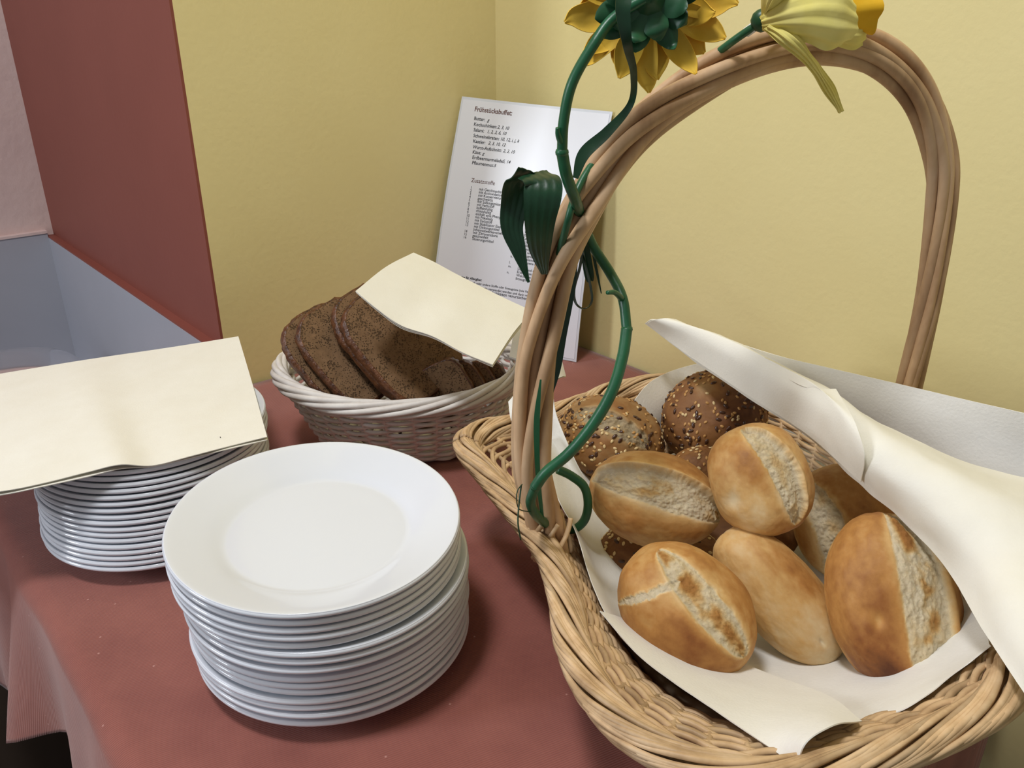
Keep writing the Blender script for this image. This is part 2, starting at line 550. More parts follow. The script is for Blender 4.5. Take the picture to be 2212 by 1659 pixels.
# ================================================================== plates
PR = 0.0915
def plate_profile(h, foot):
    """h: vertical pitch when stacked; rim height about 0.015"""
    t = 0.0030
    bot = [(0.0001, foot), (0.046, foot), (0.0475, 0.0), (0.0505, 0.0), (0.053, foot + 0.0008), (0.064, 0.0050), (0.078, 0.0105), (0.0885, 0.0138)]
    rim = [(0.0908, 0.0146), (PR, 0.0156), (PR, 0.0166), (0.0909, 0.0175), (0.0895, 0.0178)]
    top = [(0.078, 0.0105 + t * 1.05), (0.066, 0.0062 + t * 1.0), (0.058, foot + t * 1.05), (0.052, foot + t * 0.95), (0.03, foot + t * 0.9), (0.0001, foot + t * 0.9)]
    return np.array(bot + rim + top)
def fine(prof, n=46):
    return crom(prof, n)
plate_front = make_mesh('plate', *lathe(fine(plate_profile(0.0065, 0.0026), 60), 128), M['porcelain'])
plate_left = make_mesh('plate', *lathe(fine(plate_profile(0.0048, 0.0016), 60), 128), M['porcelain'])
def put_plate(me, c, tx, ty, label, group):
    o = bpy.data.objects.new('plate', me)
    COL.objects.link(o)
    o.location = (c[0], c[1], c[2] + TZ)
    n = Vector((tx, ty, 1)).normalized()
    o.rotation_euler = Vector((0, 0, 1)).rotation_difference(n).to_euler()
    return tag(o, label, 'plate', group)
def proj(p):
    v = np.asarray(p) - cC
    d = v @ vF
    return 1106 + FPX * (v @ vR) / d, 829.5 - FPX * (v @ vU) / d
FRONT_Y = [1337, 1352.5, 1370, 1386, 1402, 1422, 1438, 1457, 1485, 1497, 1510, 1524, 1537, 1554, 1573]
LEFT_Y = [1028, 1041, 1055, 1068, 1082, 1096, 1110, 1124, 1137, 1151, 1163, 1176, 1190, 1201, 1214, 1227, 1242]
def solve_stack(ys, bottom, top, rim_h, tilts, jit, pitch):
    """heights of the plates in a stack, lowest first, from how far apart their rims stand"""
    n = len(ys)
    out = []
    for k in range(n):
        f = k / (n - 1)
        c = np.array(bottom) * (1 - f) + np.array(top) * f + np.array(jit[k])
        tx, ty = tilts[k]
        y = ys[n - 1 - k]
        lo, hi = -0.01, 0.2
        for it in range(40):
            z = (lo + hi) / 2
            ph = np.linspace(0, 2 * np.pi, 90)
            rx, ry = PR * np.cos(ph), PR * np.sin(ph)
            P = np.stack([c[0] + rx, c[1] + ry, z + rim_h - tx * rx - ty * ry], 1)
            v = P - cC
            yy = (829.5 - FPX * (v @ vU) / (v @ vF)).max()
            if yy > y:
                lo = z
            else:
                hi = z
        if out:
            dt = math.hypot(tx - out[-1][3], ty - out[-1][4])
            z = max(z, out[-1][2] + pitch + 0.05 * dt)
        else:
            z = max(z, 0.0004)
        out.append((c[0], c[1], z, tx, ty))
    return out
jf = [(RNG.uniform(-1, 1) * 0.0007, RNG.uniform(-1, 1) * 0.0007) for k in range(15)]
for k in range(4, 7):
    jf[k] = (jf[k][0] + 0.001, jf[k][1] + 0.003)
for k in range(7, 10):
    jf[k] = (jf[k][0] + 0.002, jf[k][1] - 0.002)
for k in range(10, 15):
    jf[k] = (jf[k][0] - 0.002, jf[k][1] + 0.001)
tf = [(0.036 * sstep(5, 14, k), -0.046 * sstep(5, 14, k)) for k in range(15)]
FS = solve_stack(FRONT_Y, (-0.1215, 0.456), (-0.1235, 0.4475), 0.0150, tf, jf, 0.0054)
jl = [(RNG.uniform(-1, 1) * 0.0012, RNG.uniform(-1, 1) * 0.0008) for k in range(17)]
LS = solve_stack(LEFT_Y, (-0.299, 0.606), (-0.3000, 0.618), 0.0150, [(0, 0)] * 17, jl, 0.0045)
ORD = ['first', 'second', 'third', 'fourth', 'fifth', 'sixth', 'seventh', 'eighth', 'ninth', 'tenth', 'eleventh', 'twelfth', 'thirteenth', 'fourteenth', 'fifteenth', 'sixteenth', 'seventeenth']
for k, (x, y, z, tx, ty) in enumerate(FS):
    lab = ORD[14 - k] + ' white plate from the top of the uncovered stack'
    if k == 14:
        lab = 'topmost empty white plate of the uncovered stack, its whole face showing'
    elif k == 0:
        lab = 'lowest white plate of the uncovered stack, resting on the cloth'
    put_plate(plate_front, (x, y, max(z, 0.0004)), tx, ty, lab, 'plates of the uncovered stack')
for k, (x, y, z, tx, ty) in enumerate(LS):
    lab = ORD[k] + ' white plate up from the cloth in the napkin-covered stack'
    if k == 16:
        lab = 'top white plate of the napkin-covered stack, only a rim sliver showing'
    elif k == 0:
        lab = 'lowest white plate of the napkin-covered stack, resting on the cloth'
    put_plate(plate_left, (x, y, max(z, 0.0004)), tx, ty, lab, 'plates under the flat napkin')

# ================================================================== napkin on the covered stack
def napkin(name, label, plies, group=None):
    """plies: list of (control rows, nu, nv, thickness, material); first ply is the base"""
    allp = np.vstack([np.vstack([np.asarray(r) for r in p[0]]) for p in plies])
    base = (allp[:, 0].mean(), allp[:, 1].mean(), allp[:, 2].min())
    t = thing(name, base, label, 'napkin', group)
    for rows, nu, nv, th, mat in plies:
        G = grid_patch(rows, nu, nv)
        mesh_obj('ply', *solid(G, th), M[mat], t, sharp=50)
    return t
LT = max(LS[-1][2], 0) + 0.0182
tr, br = pz(515, 727, LT + 0.008), pz(577, 944, LT + 0.0035)
br2 = pz(577, 951, LT + 0.001)
fr = [br, pz(500, 963, LT + 0.003), pz(415, 985, LT + 0.0035), pz(330, 1006, LT + 0.002), pz(260, 1004, LT + 0.007), pz(190, 1020, LT + 0.004), pz(90, 1045, LT + 0.000), pz(0, 1062, LT - 0.004), pz(-160, 1080, LT - 0.008)]
bk = [tr, pz(430, 741, LT + 0.006), pz(340, 755, LT + 0.004), pz(250, 768, LT + 0.004), pz(170, 780, LT + 0.004), pz(90, 793, LT + 0.003), pz(0, 808, LT + 0.002), pz(-80, 822, LT), pz(-230, 845, LT - 0.004)]
mid = [a * 0.5 + b * 0.5 + np.array([0, 0, 0.0006]) for a, b in zip(fr, bk)]
mid[0] = pz(546, 832, LT + 0.005)
def shift(row, dz, dy=0.0, wob=0.0, ph=0.0):
    return [p + np.array([0, dy, dz + wob * math.sin(ph + i * 1.7)]) for i, p in enumerate(row)]
fr2 = [br2, pz(500, 969, LT + 0.0015), pz(415, 989, LT + 0.001), pz(330, 1008, LT + 0.001), pz(260, 1013, LT + 0.003), pz(190, 1030, LT + 0.001), pz(90, 1052, LT - 0.002), pz(0, 1070, LT - 0.007), pz(-160, 1090, LT - 0.012)]
napkin('napkin', 'flat folded cream paper napkin covering a stack of white plates', [
    ([fr, mid, bk], 70, 40, 0.0006, 'napkin'),
    ([shift(fr2, 0), shift(mid, -0.0022), shift(bk, -0.002, -0.004)], 70, 40, 0.0006, 'napkin'),
    ([shift(fr2, -0.0008, 0.002), shift(mid, -0.0034), shift(bk, -0.0032, -0.004)], 70, 24, 0.0005, 'napkin')])
sp = pz(476, 944, LT + 0.0046)
tag(mesh_obj('crumb_speck', sp + np.array([[-.0005, 0, 0], [0, -.0005, 0], [.0005, 0, 0], [0, .0005, 0], [0, 0, .0004], [0, 0, -.0012]]), [(0, 1, 4), (1, 2, 4), (2, 3, 4), (3, 0, 4), (1, 0, 5), (2, 1, 5), (3, 2, 5), (0, 3, 5)], M['speck']), 'tiny black speck lying on the flat cream napkin', 'crumb')

# ================================================================== clear plastic cover on the worktop
def dome():
    nu, nv = 72, 26
    V = []
    c = uv(0.65, -0.40, -0.168)
    for s in (1.0, 0.975):
        for j in range(nv):
            a = (j / (nv - 1)) * math.pi / 2
            for i in range(nu):
                ph = i / nu * 2 * math.pi
                e = 0.45
                cx = math.copysign(abs(math.cos(ph)) ** e, math.cos(ph))
                cy = math.copysign(abs(math.sin(ph)) ** e, math.sin(ph))
                k = math.cos(a) ** 0.42
                V.append(c + DL * 0.205 * s * cx * k + DR * 0.13 * s * cy * k + np.array([0, 0, 0.118 * s * math.sin(a) ** 0.8]))
    F = []
    for q in range(2):
        o = q * nu * nv
        for j in range(nv - 1):
            for i in range(nu):
                i2 = (i + 1) % nu
                f = (o + j * nu + i, o + j * nu + i2, o + (j + 1) * nu + i2, o + (j + 1) * nu + i)
                F.append(f if q else f[::-1])
    o = nu * nv
    for i in range(nu):
        i2 = (i + 1) % nu
        F.append((i, i2, o + i2, o + i))
    return np.array(V), F
dm = thing('food_cover', uv(0.64, -0.45, -0.17), 'clear plastic dome cover on the worktop behind the napkin-covered plates', 'food cover')
mesh_obj('dome', *dome(), M['plastic'], dm)
V, F = uvbox(0.43, 0.87, -0.535, -0.265, -0.17, -0.164)
mesh_obj('tray', V, F, basic('dark_tray', (0.06, 0.05, 0.055), None, rough=0.3), dm, smooth=False)

# ================================================================== laminated notice in the corner
TLs, TRs = uv(0.060, 0.004, 0.3055), uv(0.0035, 0.2115, 0.299)
BLs, BRs = uv(0.135, 0.012, 0.0008), uv(0.048, 0.2105, 0.0008)
SHN = nrm(np.cross(TRs - TLs, BLs - TLs))
if SHN[1] > 0:
    SHN = -SHN
def sheet_pt(s, t, off=0.0):
    """s across 0..1, t down 0..1"""
    s = np.asarray(s, float)[..., None]
    t = np.asarray(t, float)[..., None]
    P = (TLs * (1 - s) + TRs * s) * (1 - t) + (BLs * (1 - s) + BRs * s) * t
    bulge = 0.010 * np.sin(np.pi * t) * (0.6 + 0.4 * s) - 0.006 * np.sin(np.pi * s)
    return P + SHN * (bulge + off)
sg, tg = np.meshgrid(np.linspace(0, 1, 34), np.linspace(0, 1, 48))
notice = thing('notice_sheet', (BLs + BRs) / 2, 'laminated white breakfast notice leaning in the corner of the yellow walls', 'notice')
mesh_obj('film', *solid(sheet_pt(sg, tg, -0.0004), 0.0006), M['film'], notice, sharp=50)
mesh_obj('paper', *solid(sheet_pt(0.014 + sg * 0.972, 0.0105 + tg * 0.979, 0.0001), 0.0005), M['sheet'], notice, sharp=50)
SW, SH = 0.216, 0.303
def write(txt, s, t, width=None, size=0.0040, mat='ink', shear=0.0, dx=0.0, bold=0.0):
    cu = bpy.data.curves.new('text', 'FONT')
    cu.body = txt
    cu.size = size
    cu.shear = shear
    cu.offset = bold
    cu.resolution_u = 3
    ob = bpy.data.objects.new('text', cu)
    COL.objects.link(ob)
    dg = bpy.context.evaluated_depsgraph_get()
    me = bpy.data.meshes.new_from_object(ob.evaluated_get(dg))
    bpy.data.objects.remove(ob)
    bpy.data.curves.remove(cu)
    n = len(me.vertices)
    if n == 0:
        return
    co = np.empty(n * 3)
    me.vertices.foreach_get('co', co)
    co = co.reshape(-1, 3)
    k = 1.0
    if width:
        k = width / (co[:, 0].max() - co[:, 0].min())
    X = s + (co[:, 0] * k + dx) / SW
    Y = t - co[:, 1] * min(k, 1.3) / SH
    P = sheet_pt(X, Y, 0.00055)
    F = [tuple(p.vertices) for p in me.polygons]
    bpy.data.meshes.remove(me)
    o = mesh_obj('printed_line', P, F, M[mat], notice, smooth=False)
    return o
def sheet_uv(px, py):
    """where on the notice a mark stands"""
    s, t = 0.4, 0.4
    for it in range(25):
        def pr(a, b):
            return np.array(proj(sheet_pt(np.array(a), np.array(b))))
        e = pr(s, t) - np.array([px, py])
        J = np.stack([(pr(s + 1e-3, t) - pr(s, t)) / 1e-3, (pr(s, t + 1e-3) - pr(s, t)) / 1e-3], 1)
        d = np.linalg.solve(J, -e)
        s, t = s + d[0], t + d[1]
    return s, t
# columns measured once, lines laid out on the sheet itself
def line(txt, px, py, px2=None, py2=None, **kw):
    s, t = sheet_uv(px, py)
    w = None
    if px2:
        s2, t2 = sheet_uv(px2, py2)
        w = (s2 - s) * SW
    write(txt, s, t, width=w, **kw)
line('Frühstücksbuffet:', 1025, 240, 1106, 245, size=0.0078, mat='ink_brown', bold=0.00012)
for k, (a, b, y) in enumerate([('Butter: ', 'g', 259), ('Kochschinken: ', '2, 3, 10', 271.5), ('Salami: ', '1, 2, 3, 6, 10', 283.5), ('Schweinebraten: ', '10, 12, i, j, k', 296), ('Kassler: ', '2, 3, 10, 12', 308),
                               ('Wurst-Aufschnitt: ', '2, 3, 10', 320.5), ('Käse: ', 'g', 331.5), ('Erdbeermarmelade: ', '5, 14', 343), ('Pflaumenmus: ', '5', 354.5)]):
    s, t = sheet_uv(1024 - 0.55 * k, y)
    o = write(a, s, t, size=0.0058, bold=0.00006)
    # the numbers follow in italics
    w_ = len(a) * 0.0058 * 0.425
    write(b, s + w_ / SW, t, size=0.0056, shear=0.3, bold=0.00004)
line('Zusatzstoffe', 1018, 393, 1069, 399, size=0.0085, mat='ink_brown')
ZL = ['mit Geschmacksverstärker', 'mit Antioxidationsmittel', 'mit Konservierungsstoffen', 'geschwärzt', 'mit Süßungsmitteln', 'mit Farbstoff', 'koffeinhaltig', 'chininhaltig',
      'enthält eine Phenylalanin', 'mit Pökelsalz', 'mit Farbstoff', 'mit Stabilisator Eisen-II-Cl', 'mit Dickungsmittel', 'Johannisbeerkernmehl', 'mit Zitronensäure', 'geschwefelt', 'Säuerungsmittel']
NL = [1, 2, 3, 4, 5, 6, 7, 8, 9, 10, 11, 12, 13, None, 14, 15, 16]
for k in range(17):
    f = k / 16
    s, t = sheet_uv(1035 - 15 * f, 411 + (518 - 411) * f)
    write(ZL[k], s, t, size=0.0049, bold=0.00003)
    if NL[k]:
        s, t = sheet_uv(1016.5 - 15.5 * f, 407.5 + (514.5 - 407.5) * f)
        write(str(NL[k]), s, t, size=0.0046)
AL = ['Getreide', 'daraus gewonnene', 'Krebstiere und', 'daraus gewonnene', 'Eier und daraus', 'gewonnene Erzeugnisse', 'Fisch und daraus g', 'Erzeugnisse', 'Erdnüsse', 'Soja und dara', 'Erzeugnisse', 'Milch und', 'Erzeugnisse', 'Laktose', 'Schalenfrüchte', 'Sellerie und', 'Erzeugnisse', 'Senf und dar', 'Erzeugnisse', 'Sesamsamen', 'gewonnene Erz', 'Sulfite', 'Lupine und daraus', 'Erzeugnisse', 'Weichtiere und da', 'Erzeugnisse']
for k in range(26):
    f = k / 25
    s, t = sheet_uv(1150 - 36 * f, 424 + (604 - 424) * f)
    write(AL[k], s, t, size=0.0046, bold=0.00003)
for ch, px, py in (('k.', 1103, 556), ('l.', 1100, 569), ('m.', 1098, 577), ('n.', 1095, 590)):
    line(ch, px, py, size=0.0046)
line('Hinweise für Allergiker:', 982, 598, 1041, 607, size=0.0056, bold=0.00014)
line('Gerichte können auch oder andere Stoffe oder Erzeugnisse (wie Verarbeitung', 972, 605, 1166, 640, size=0.0054, bold=0.00004)
line('enthalten, die als Lebensmitteln verwendet werden und darin vorkommen', 970, 613, 1166, 650, size=0.0054, bold=0.00004)
line('und bei Personen Unverträglichkeiten verursachen.', 968, 620, 1140, 652, size=0.0054, bold=0.00004)
s, t = sheet_uv(1262, 470)
mesh_obj('printed_line', sheet_pt(np.array([s, s + .05, s + .05, s]), np.array([t, t, t + .0012, t + .0012]), 0.00055), [(0, 1, 2, 3)], M['ink'], notice, smooth=False)

# ================================================================== white wicker basket
def ring(cx, cy, a, b, z, n, e=2.0, rot=0.0):
    t = np.arange(n) / n * 2 * np.pi
    c, s = np.cos(t), np.sin(t)
    x = a * np.sign(c) * np.abs(c) ** (2 / e)
    y = b * np.sign(s) * np.abs(s) ** (2 / e)
    return np.stack([cx + x * math.cos(rot) - y * math.sin(rot), cy + x * math.sin(rot) + y * math.cos(rot), np.full(n, z)], 1)

def weave_basket(root, rimf, basef, prof, n_weav, n_stake, r_weav, r_stake, amp, m_weav, m_stake, z0, skip_top=1.0):
    """rimf, basef: closed curves sampled at n points; prof(s)->(horizontal fraction, vertical fraction)"""
    n = len(rimf)
    def wall(s):
        h, v = prof(s)
        P = basef * (1 - h) + rimf * h
        P[:, 2] = basef[:, 2] * (1 - v) + rimf[:, 2] * v
        return P
    cen = basef.mean(0)
    # outward direction in plan
    d = rimf - cen
    d[:, 2] = 0
    d /= np.linalg.norm(d, axis=1, keepdims=True)
    t = np.arange(n) / n
    for k in range(n_weav):
        s = (k + 0.5) / n_weav * skip_top
        P = wall(s).copy()
        ph = (k % 2) * math.pi
        P += d * (amp * np.cos(t * n_stake * math.pi + ph))[:, None]
        P[:, 2] += 0.0006 * np.sin(t * 2 * math.pi * 3 + k)
        mesh_obj('weaver_strand', *tube(P, r_weav, 6, True), m_weav, root)
    idx = (np.arange(n_stake) + 0.5) / n_stake * n
    for k in range(n_stake):
        i = int(idx[k]) % n
        P = np.array([wall(s)[i] for s in np.linspace(-0.02 if False else 0.0, 1.0, 9)])
        mesh_obj('stake', *tube(P, r_stake, 6), m_stake, root)
    return wall

NW = 400
wc = (-0.108, 0.757)
wrim = ring(wc[0], wc[1], 0.118, 0.087, 0.083, NW, 2.1, 0.06)
tt = np.arange(NW) / NW * 2 * np.pi
wrim[:, 2] += 0.004 * np.cos(2 * tt) - 0.002
wbase = ring(wc[0] + 0.004, wc[1] + 0.008, 0.082, 0.058, 0.004, NW, 2.2, 0.06)
wb = thing('white_basket', (wc[0], wc[1], 0), 'oval white-painted wicker basket holding slices of dark bread', 'basket')
wprof = lambda s: (0.10 + 0.90 * s ** 0.9 if s > 0 else 0.02, s)
weave_basket(wb, wrim, wbase, wprof, 18, 32, 0.0022, 0.0019, 0.0025, M['white_cane'], M['white_cane'], 0.0, 0.95)
# base: coils of a flat woven bottom
for k in range(8):
    f = (k + 0.7) / 8
    P = wbase.mean(0) + (wbase - wbase.mean(0)) * f
    P[:, 2] = 0.0035
    mesh_obj('base_strand', *tube(P[::4], 0.0036, 6, True), M['white_cane'], wb)
# rolled rim: long strands lapping over one another
wd = wrim - wrim.mean(0)
wd[:, 2] = 0
wd /= np.linalg.norm(wd, axis=1, keepdims=True)
for k in range(7):
    ph = k / 7 * 2 * math.pi
    a = ph + tt * 3.0
    P = wrim + wd * (0.0058 * np.cos(a) + 0.001)[:, None]
    P[:, 2] += 0.0066 * np.sin(a)
    mesh_obj('rim_strand', *tube(P, 0.0029, 8, True), M['white_cane'], wb)

# ================================================================== dark bread slices
def slice_outline(w, h, n=72, top_round=0.35):
    pts = []
    for k in range(n):
        a = k / n * 2 * math.pi
        c, s = math.cos(a), math.sin(a)
        e = 4.5 if s < 0 else 3.0
        x = w / 2 * math.copysign(abs(c) ** (2 / e), c)
        y = h / 2 * math.copysign(abs(s) ** (2 / e), s)
        pts.append((x, y))
    return np.array(pts)
def bread_slice(corner, ex, ey, w, h, th, label, seed):
    """corner: one lower corner of the visible face, ex/ey: directions of its edges"""
    ex = nrm(ex)
    ey = nrm(ey - ex * (np.dot(ex, ey)))
    nz = np.cross(ex, ey)
    out = slice_outline(w, h)
    nn = len(out)
    jit = 1 + 0.012 * vnoise(np.stack([out[:, 0] * 160, out[:, 1] * 160, np.full(nn, seed)], 1), seed)
    out = out * jit[:, None]
    c = corner + ex * w / 2 + ey * h / 2
    def lay(sc, dz):
        return np.array([c + ex * p[0] * sc + ey * p[1] * sc + nz * dz for p in out])
    root = thing('bread_slice', (c[0], c[1], min(lay(1, 0)[:, 2].min(), lay(1, -th)[:, 2].min())), label, 'bread slice', 'dark bread slices in the white basket')
    # crumb: both faces
    V = np.vstack([lay(0.955, 0.0002), lay(0.5, 0.0004), [c + nz * 0.0005], lay(0.955, -th - 0.0002), lay(0.5, -th - 0.0004), [c - nz * (th + 0.0005)]])
    F = []
    for o, fl in ((0, False), (2 * nn + 1, True)):
        for k in range(nn):
            k2 = (k + 1) % nn
            q = (o + k, o + k2, o + nn + k2, o + nn + k)
            t3 = (o + nn + k, o + nn + k2, o + 2 * nn)
            F += [q[::-1], t3[::-1]] if fl else [q, t3]
    for k in range(nn):
        k2 = (k + 1) % nn
        F.append((k2, k, 2 * nn + 1 + k, 2 * nn + 1 + k2))
    mesh_obj('crumb', V, F, M['rye'], root, smooth=False)
    # crust: a ring round the edge, rough
    secs = [(0.95, 0.0001), (0.975, 0.0003), (1.0, -0.0008), (1.006, -th * 0.5), (1.0, -th + 0.0008), (0.975, -th - 0.0003), (0.95, -th - 0.0001)]
    V = []
    for j, (sc, dz) in enumerate(secs):
        L = lay(sc, dz)
        if 2 <= j <= 4:
            r = vnoise(L * 420 + j, seed + 3) * 0.0010 + vnoise(L * 160, seed + 4) * 0.0008
            dirv = L - c
            dirv /= np.linalg.norm(dirv, axis=1, keepdims=True)
            L = L + dirv * r[:, None]
        V.append(L)
    V = np.vstack(V)
    F = []
    for j in range(len(secs) - 1):
        for k in range(nn):
            k2 = (k + 1) % nn
            F.append((j * nn + k, (j + 1) * nn + k, (j + 1) * nn + k2, j * nn + k2))
    mesh_obj('crust', V, F, M['rye_crust'], root)
    return root
def vw(r, u, b=0.0):
    return vR * r + vU * u - vF * b
# leaning fan on the left: each slice rests on the one behind
eA = vw(-0.66, 0.72, 0.05)
eB = vw(0.58, 0.50, -0.62)
LABS = ['dark rye slice showing its whole pored face, front of the leaning fan', 'dark rye slice tucked right behind the full-faced front slice',
        'dark rye slice third back in the leaning fan, beside the outermost slice', 'outermost dark rye slice leaning on the basket rim by the plates']
offs = [(886, 892, 0.742, 0.114, 0.092), (866, 884, 0.753, 0.117, 0.090), (772, 896, 0.752, 0.104, 0.085), (722, 884, 0.760, 0.092, 0.085)]
for k, (px, py, d, w, h) in enumerate(offs):
    p = pd(px, py, d)
    bread_slice(p, eB, eA, h, w, 0.0100, LABS[k], 11 + k)
# upright row on the right, seen along their faces
RL = ['upright dark rye slice next to the leaning full-faced slice', 'second upright dark rye slice beside the full-faced slice', 'third upright dark rye slice beneath the tilted napkin', 'last upright dark rye slice against the basket end by the handle']
for k, (px, py, d) in enumerate([(978, 762, 0.758), (1008, 766, 0.766), (1038, 769, 0.774), (1068, 772, 0.782)]):
    p = pd(px, py, d)
    ex = vw(-0.85, -0.48, -0.25)
    ey = vw(-0.2, -0.9, -0.25)
    bread_slice(p, ex, ey, 0.074, (0.056, 0.050, 0.040, 0.032)[k], 0.0085, RL[k], 31 + k)

# napkin lying over the slices
A_, B_, C_, D_ = pd(768, 629, 0.700), pd(893, 546, 0.775), pd(1150, 672, 0.770), pd(1064, 788, 0.690)
fe = [A_, pd(815, 668, 0.697), pd(868, 704, 0.695), pd(935, 727, 0.694), pd(1000, 762, 0.692), D_]
be = [B_, pd(935, 565, 0.776), pd(985, 592, 0.776), pd(1040, 620, 0.775), pd(1095, 647, 0.773), C_]
me_ = [p * 0.5 + q * 0.5 + np.array([0, 0, 0.0035]) for p, q in zip(fe, be)]
napkin('napkin', 'folded cream paper napkin lying tilted over the dark bread slices', [
    ([fe, me_, be], 50, 40, 0.0006, 'napkin'),
    ([shift(fe, -0.0012, 0.001, 0.0006, 0.4), shift(me_, -0.0022), shift(be, -0.0016, -0.001)], 50, 30, 0.0006, 'napkin'),
    ([shift(fe, -0.0024, 0.0016, 0.0008, 1.4), shift(me_, -0.0036), shift(be, -0.0028, -0.002)], 50, 30, 0.0006, 'napkin')])
# second napkin drooping over the end of the basket
r0 = [pd(1120, 690, 0.800), pd(1160, 698, 0.792), pd(1190, 703, 0.785), pd(1207, 740, 0.782), pd(1214, 780, 0.782), pd(1222, 812, 0.784)]
r1 = [pd(1110, 720, 0.785), pd(1140, 735, 0.780), pd(1165, 750, 0.775), pd(1180, 785, 0.772), pd(1195, 805, 0.772), pd(1210, 815, 0.776)]
r2 = [pd(1100, 770, 0.772), pd(1125, 780, 0.768), pd(1140, 795, 0.765), pd(1155, 815, 0.764), pd(1170, 825, 0.764), pd(1185, 828, 0.766)]
napkin('napkin', 'cream paper napkin drooping over the end of the white basket beside the notice', [
    ([r0, r1, r2], 36, 24, 0.0006, 'napkin'), ([shift(r0, -0.002, 0.002), shift(r1, -0.002, 0.002), shift(r2, -0.002, 0.002)], 36, 24, 0.0006, 'napkin')])

# ================================================================== big wicker basket
RIMP = [pz(1016, 968, .096), pz(1062, 1030, .088), pz(1125, 1108, .082), pz(1192, 1195, .080), pz(1228, 1290, .083), pz(1250, 1400, .088), pz(1312, 1520, .092), pz(1430, 1618, .095),
        pz(1600, 1672, .095), pz(1800, 1652, .094), pz(2000, 1588, .095), pz(2130, 1520, .098), pz(2185, 1440, .098),
        np.array([.283, .372, .090]), np.array([.300, .450, .084]), np.array([.290, .535, .082]), np.array([.268, .615, .088]), np.array([.205, .685, .093]), np.array([.110, .682, .090]),
        pz(1245, 888, .088), pz(1130, 922, .090), pz(1050, 938, .096)]
NB = 720
def resample(P, n):
    Q = crom(P, 3000, True)
    d = np.linalg.norm(np.roll(Q, -1, 0) - Q, axis=1)
    s = np.concatenate([[0], np.cumsum(d)])
    t = np.linspace(0, s[-1], n, endpoint=False)
    Qc = np.vstack([Q, Q[:1]])
    return np.stack([np.interp(t, s, Qc[:, k]) for k in range(3)], 1), s[-1]
brim, BLEN = resample(RIMP, NB)
bc = np.array([0.165, 0.487, 0.004])
# base oval, point by point below the rim
dd = brim[:, :2] - bc[:2]
ang = np.arctan2(dd[:, 1] / 0.155, dd[:, 0] / 0.105)
bbase = np.stack([bc[0] + 0.100 * np.cos(ang), bc[1] + 0.132 * np.sin(ang), np.full(NB, 0.005)], 1)
bb = thing('handled_basket', (bc[0], bc[1], 0), 'large natural wicker basket with a tall arched handle, full of bread rolls', 'basket')
def bprof(s):
    return (0.05 + 0.45 * s + 0.50 * s ** 2.0, 1 - (1 - s) ** 1.25)
bwall = weave_basket(bb, brim, bbase, bprof, 30, 60, 0.0019, 0.0018, 0.0018, M['willow'], M['willow'], 0.0, 0.97)
for k in range(9):
    f = (k + 0.8) / 9
    P = bbase.mean(0) + (bbase - bbase.mean(0)) * f
    P[:, 2] = 0.0048
    mesh_obj('base_strand', *tube(P[::5], 0.0040, 6, True), M['willow'], bb)
# plaited rim: five bundles of four rods winding round the edge
bT = np.roll(brim, -1, 0) - np.roll(brim, 1, 0)
bT /= np.linalg.norm(bT, axis=1, keepdims=True)
bO = np.cross(bT, np.array([0, 0, 1.0]))
if (bO[0] @ (brim[0] - bc)) < 0:
    bO = -bO
bO /= np.linalg.norm(bO, axis=1, keepdims=True)
bUp = np.array([0, 0, 1.0]) - bO * 0.45
bUp /= np.linalg.norm(bUp, axis=1, keepdims=True)
bOut = bO + np.array([0, 0, 1.0]) * 0.45
bOut /= np.linalg.norm(bOut, axis=1, keepdims=True)
sl = np.arange(NB) / NB
REV = 26 / 5
for k in range(5):
    for j in range(5):
        a = 2 * math.pi * (k / 5 + REV * sl) + (j - 2.0) * 0.185
        wob = 0.0005 * np.sin(sl * 2 * math.pi * (23 + k) + j * 1.3)
        P = brim + bOut * (0.0030 + 0.0095 * np.cos(a) + wob)[:, None] + bUp * (0.0068 * np.sin(a) + wob)[:, None]
        mesh_obj('rim_rod', *tube(P, 0.00165 + 0.00015 * np.sin(sl * 80 + j * 2 + k), 6, False), M['willow'], bb)
for j in range(5):
    P = brim + bOut * (-0.003 + 0.003 * j)
    P[:, 2] -= 0.002
    mesh_obj('rim_core', *tube(P[::2], 0.0030, 6, True), M['willow'], bb)

# arched handle: canes twisted together
LF, RF = np.array([.015, .465, 0]), np.array([.280, .535, 0])
HD = nrm(RF - LF)
HN = np.array([-HD[1], HD[0], 0])
def hp(px, py, off=0.0):
    """point in the handle's plane, off towards the camera"""
    d = ray(px, py)
    P = LF - HN * off
    return cC + d * ((P - cC) @ HN) / (d @ HN)
HC = [(0.013, .062), (0.006, .095), (-0.002, .138), (-0.002, .187), (0.002, .226), (0.012, .271), (0.029, .305), (0.055, .340), (0.089, .364), (0.130, .381), (0.167, .386), (0.205, .378), (0.237, .357), (0.260, .324), (0.270, .292), (0.2755, .239), (0.2755, .186), (0.274, .140), (0.270, .095), (0.264, .062)]
HPT = crom([LF + HD * s + np.array([0, 0, z]) for s, z in HC], 260)
hT = np.gradient(HPT, axis=0)
hT /= np.linalg.norm(hT, axis=1, keepdims=True)
hA = np.tile(HN, (260, 1))
hB = np.cross(hT, hA)
hs = np.linspace(0, 1, 260)
NCANE = 7
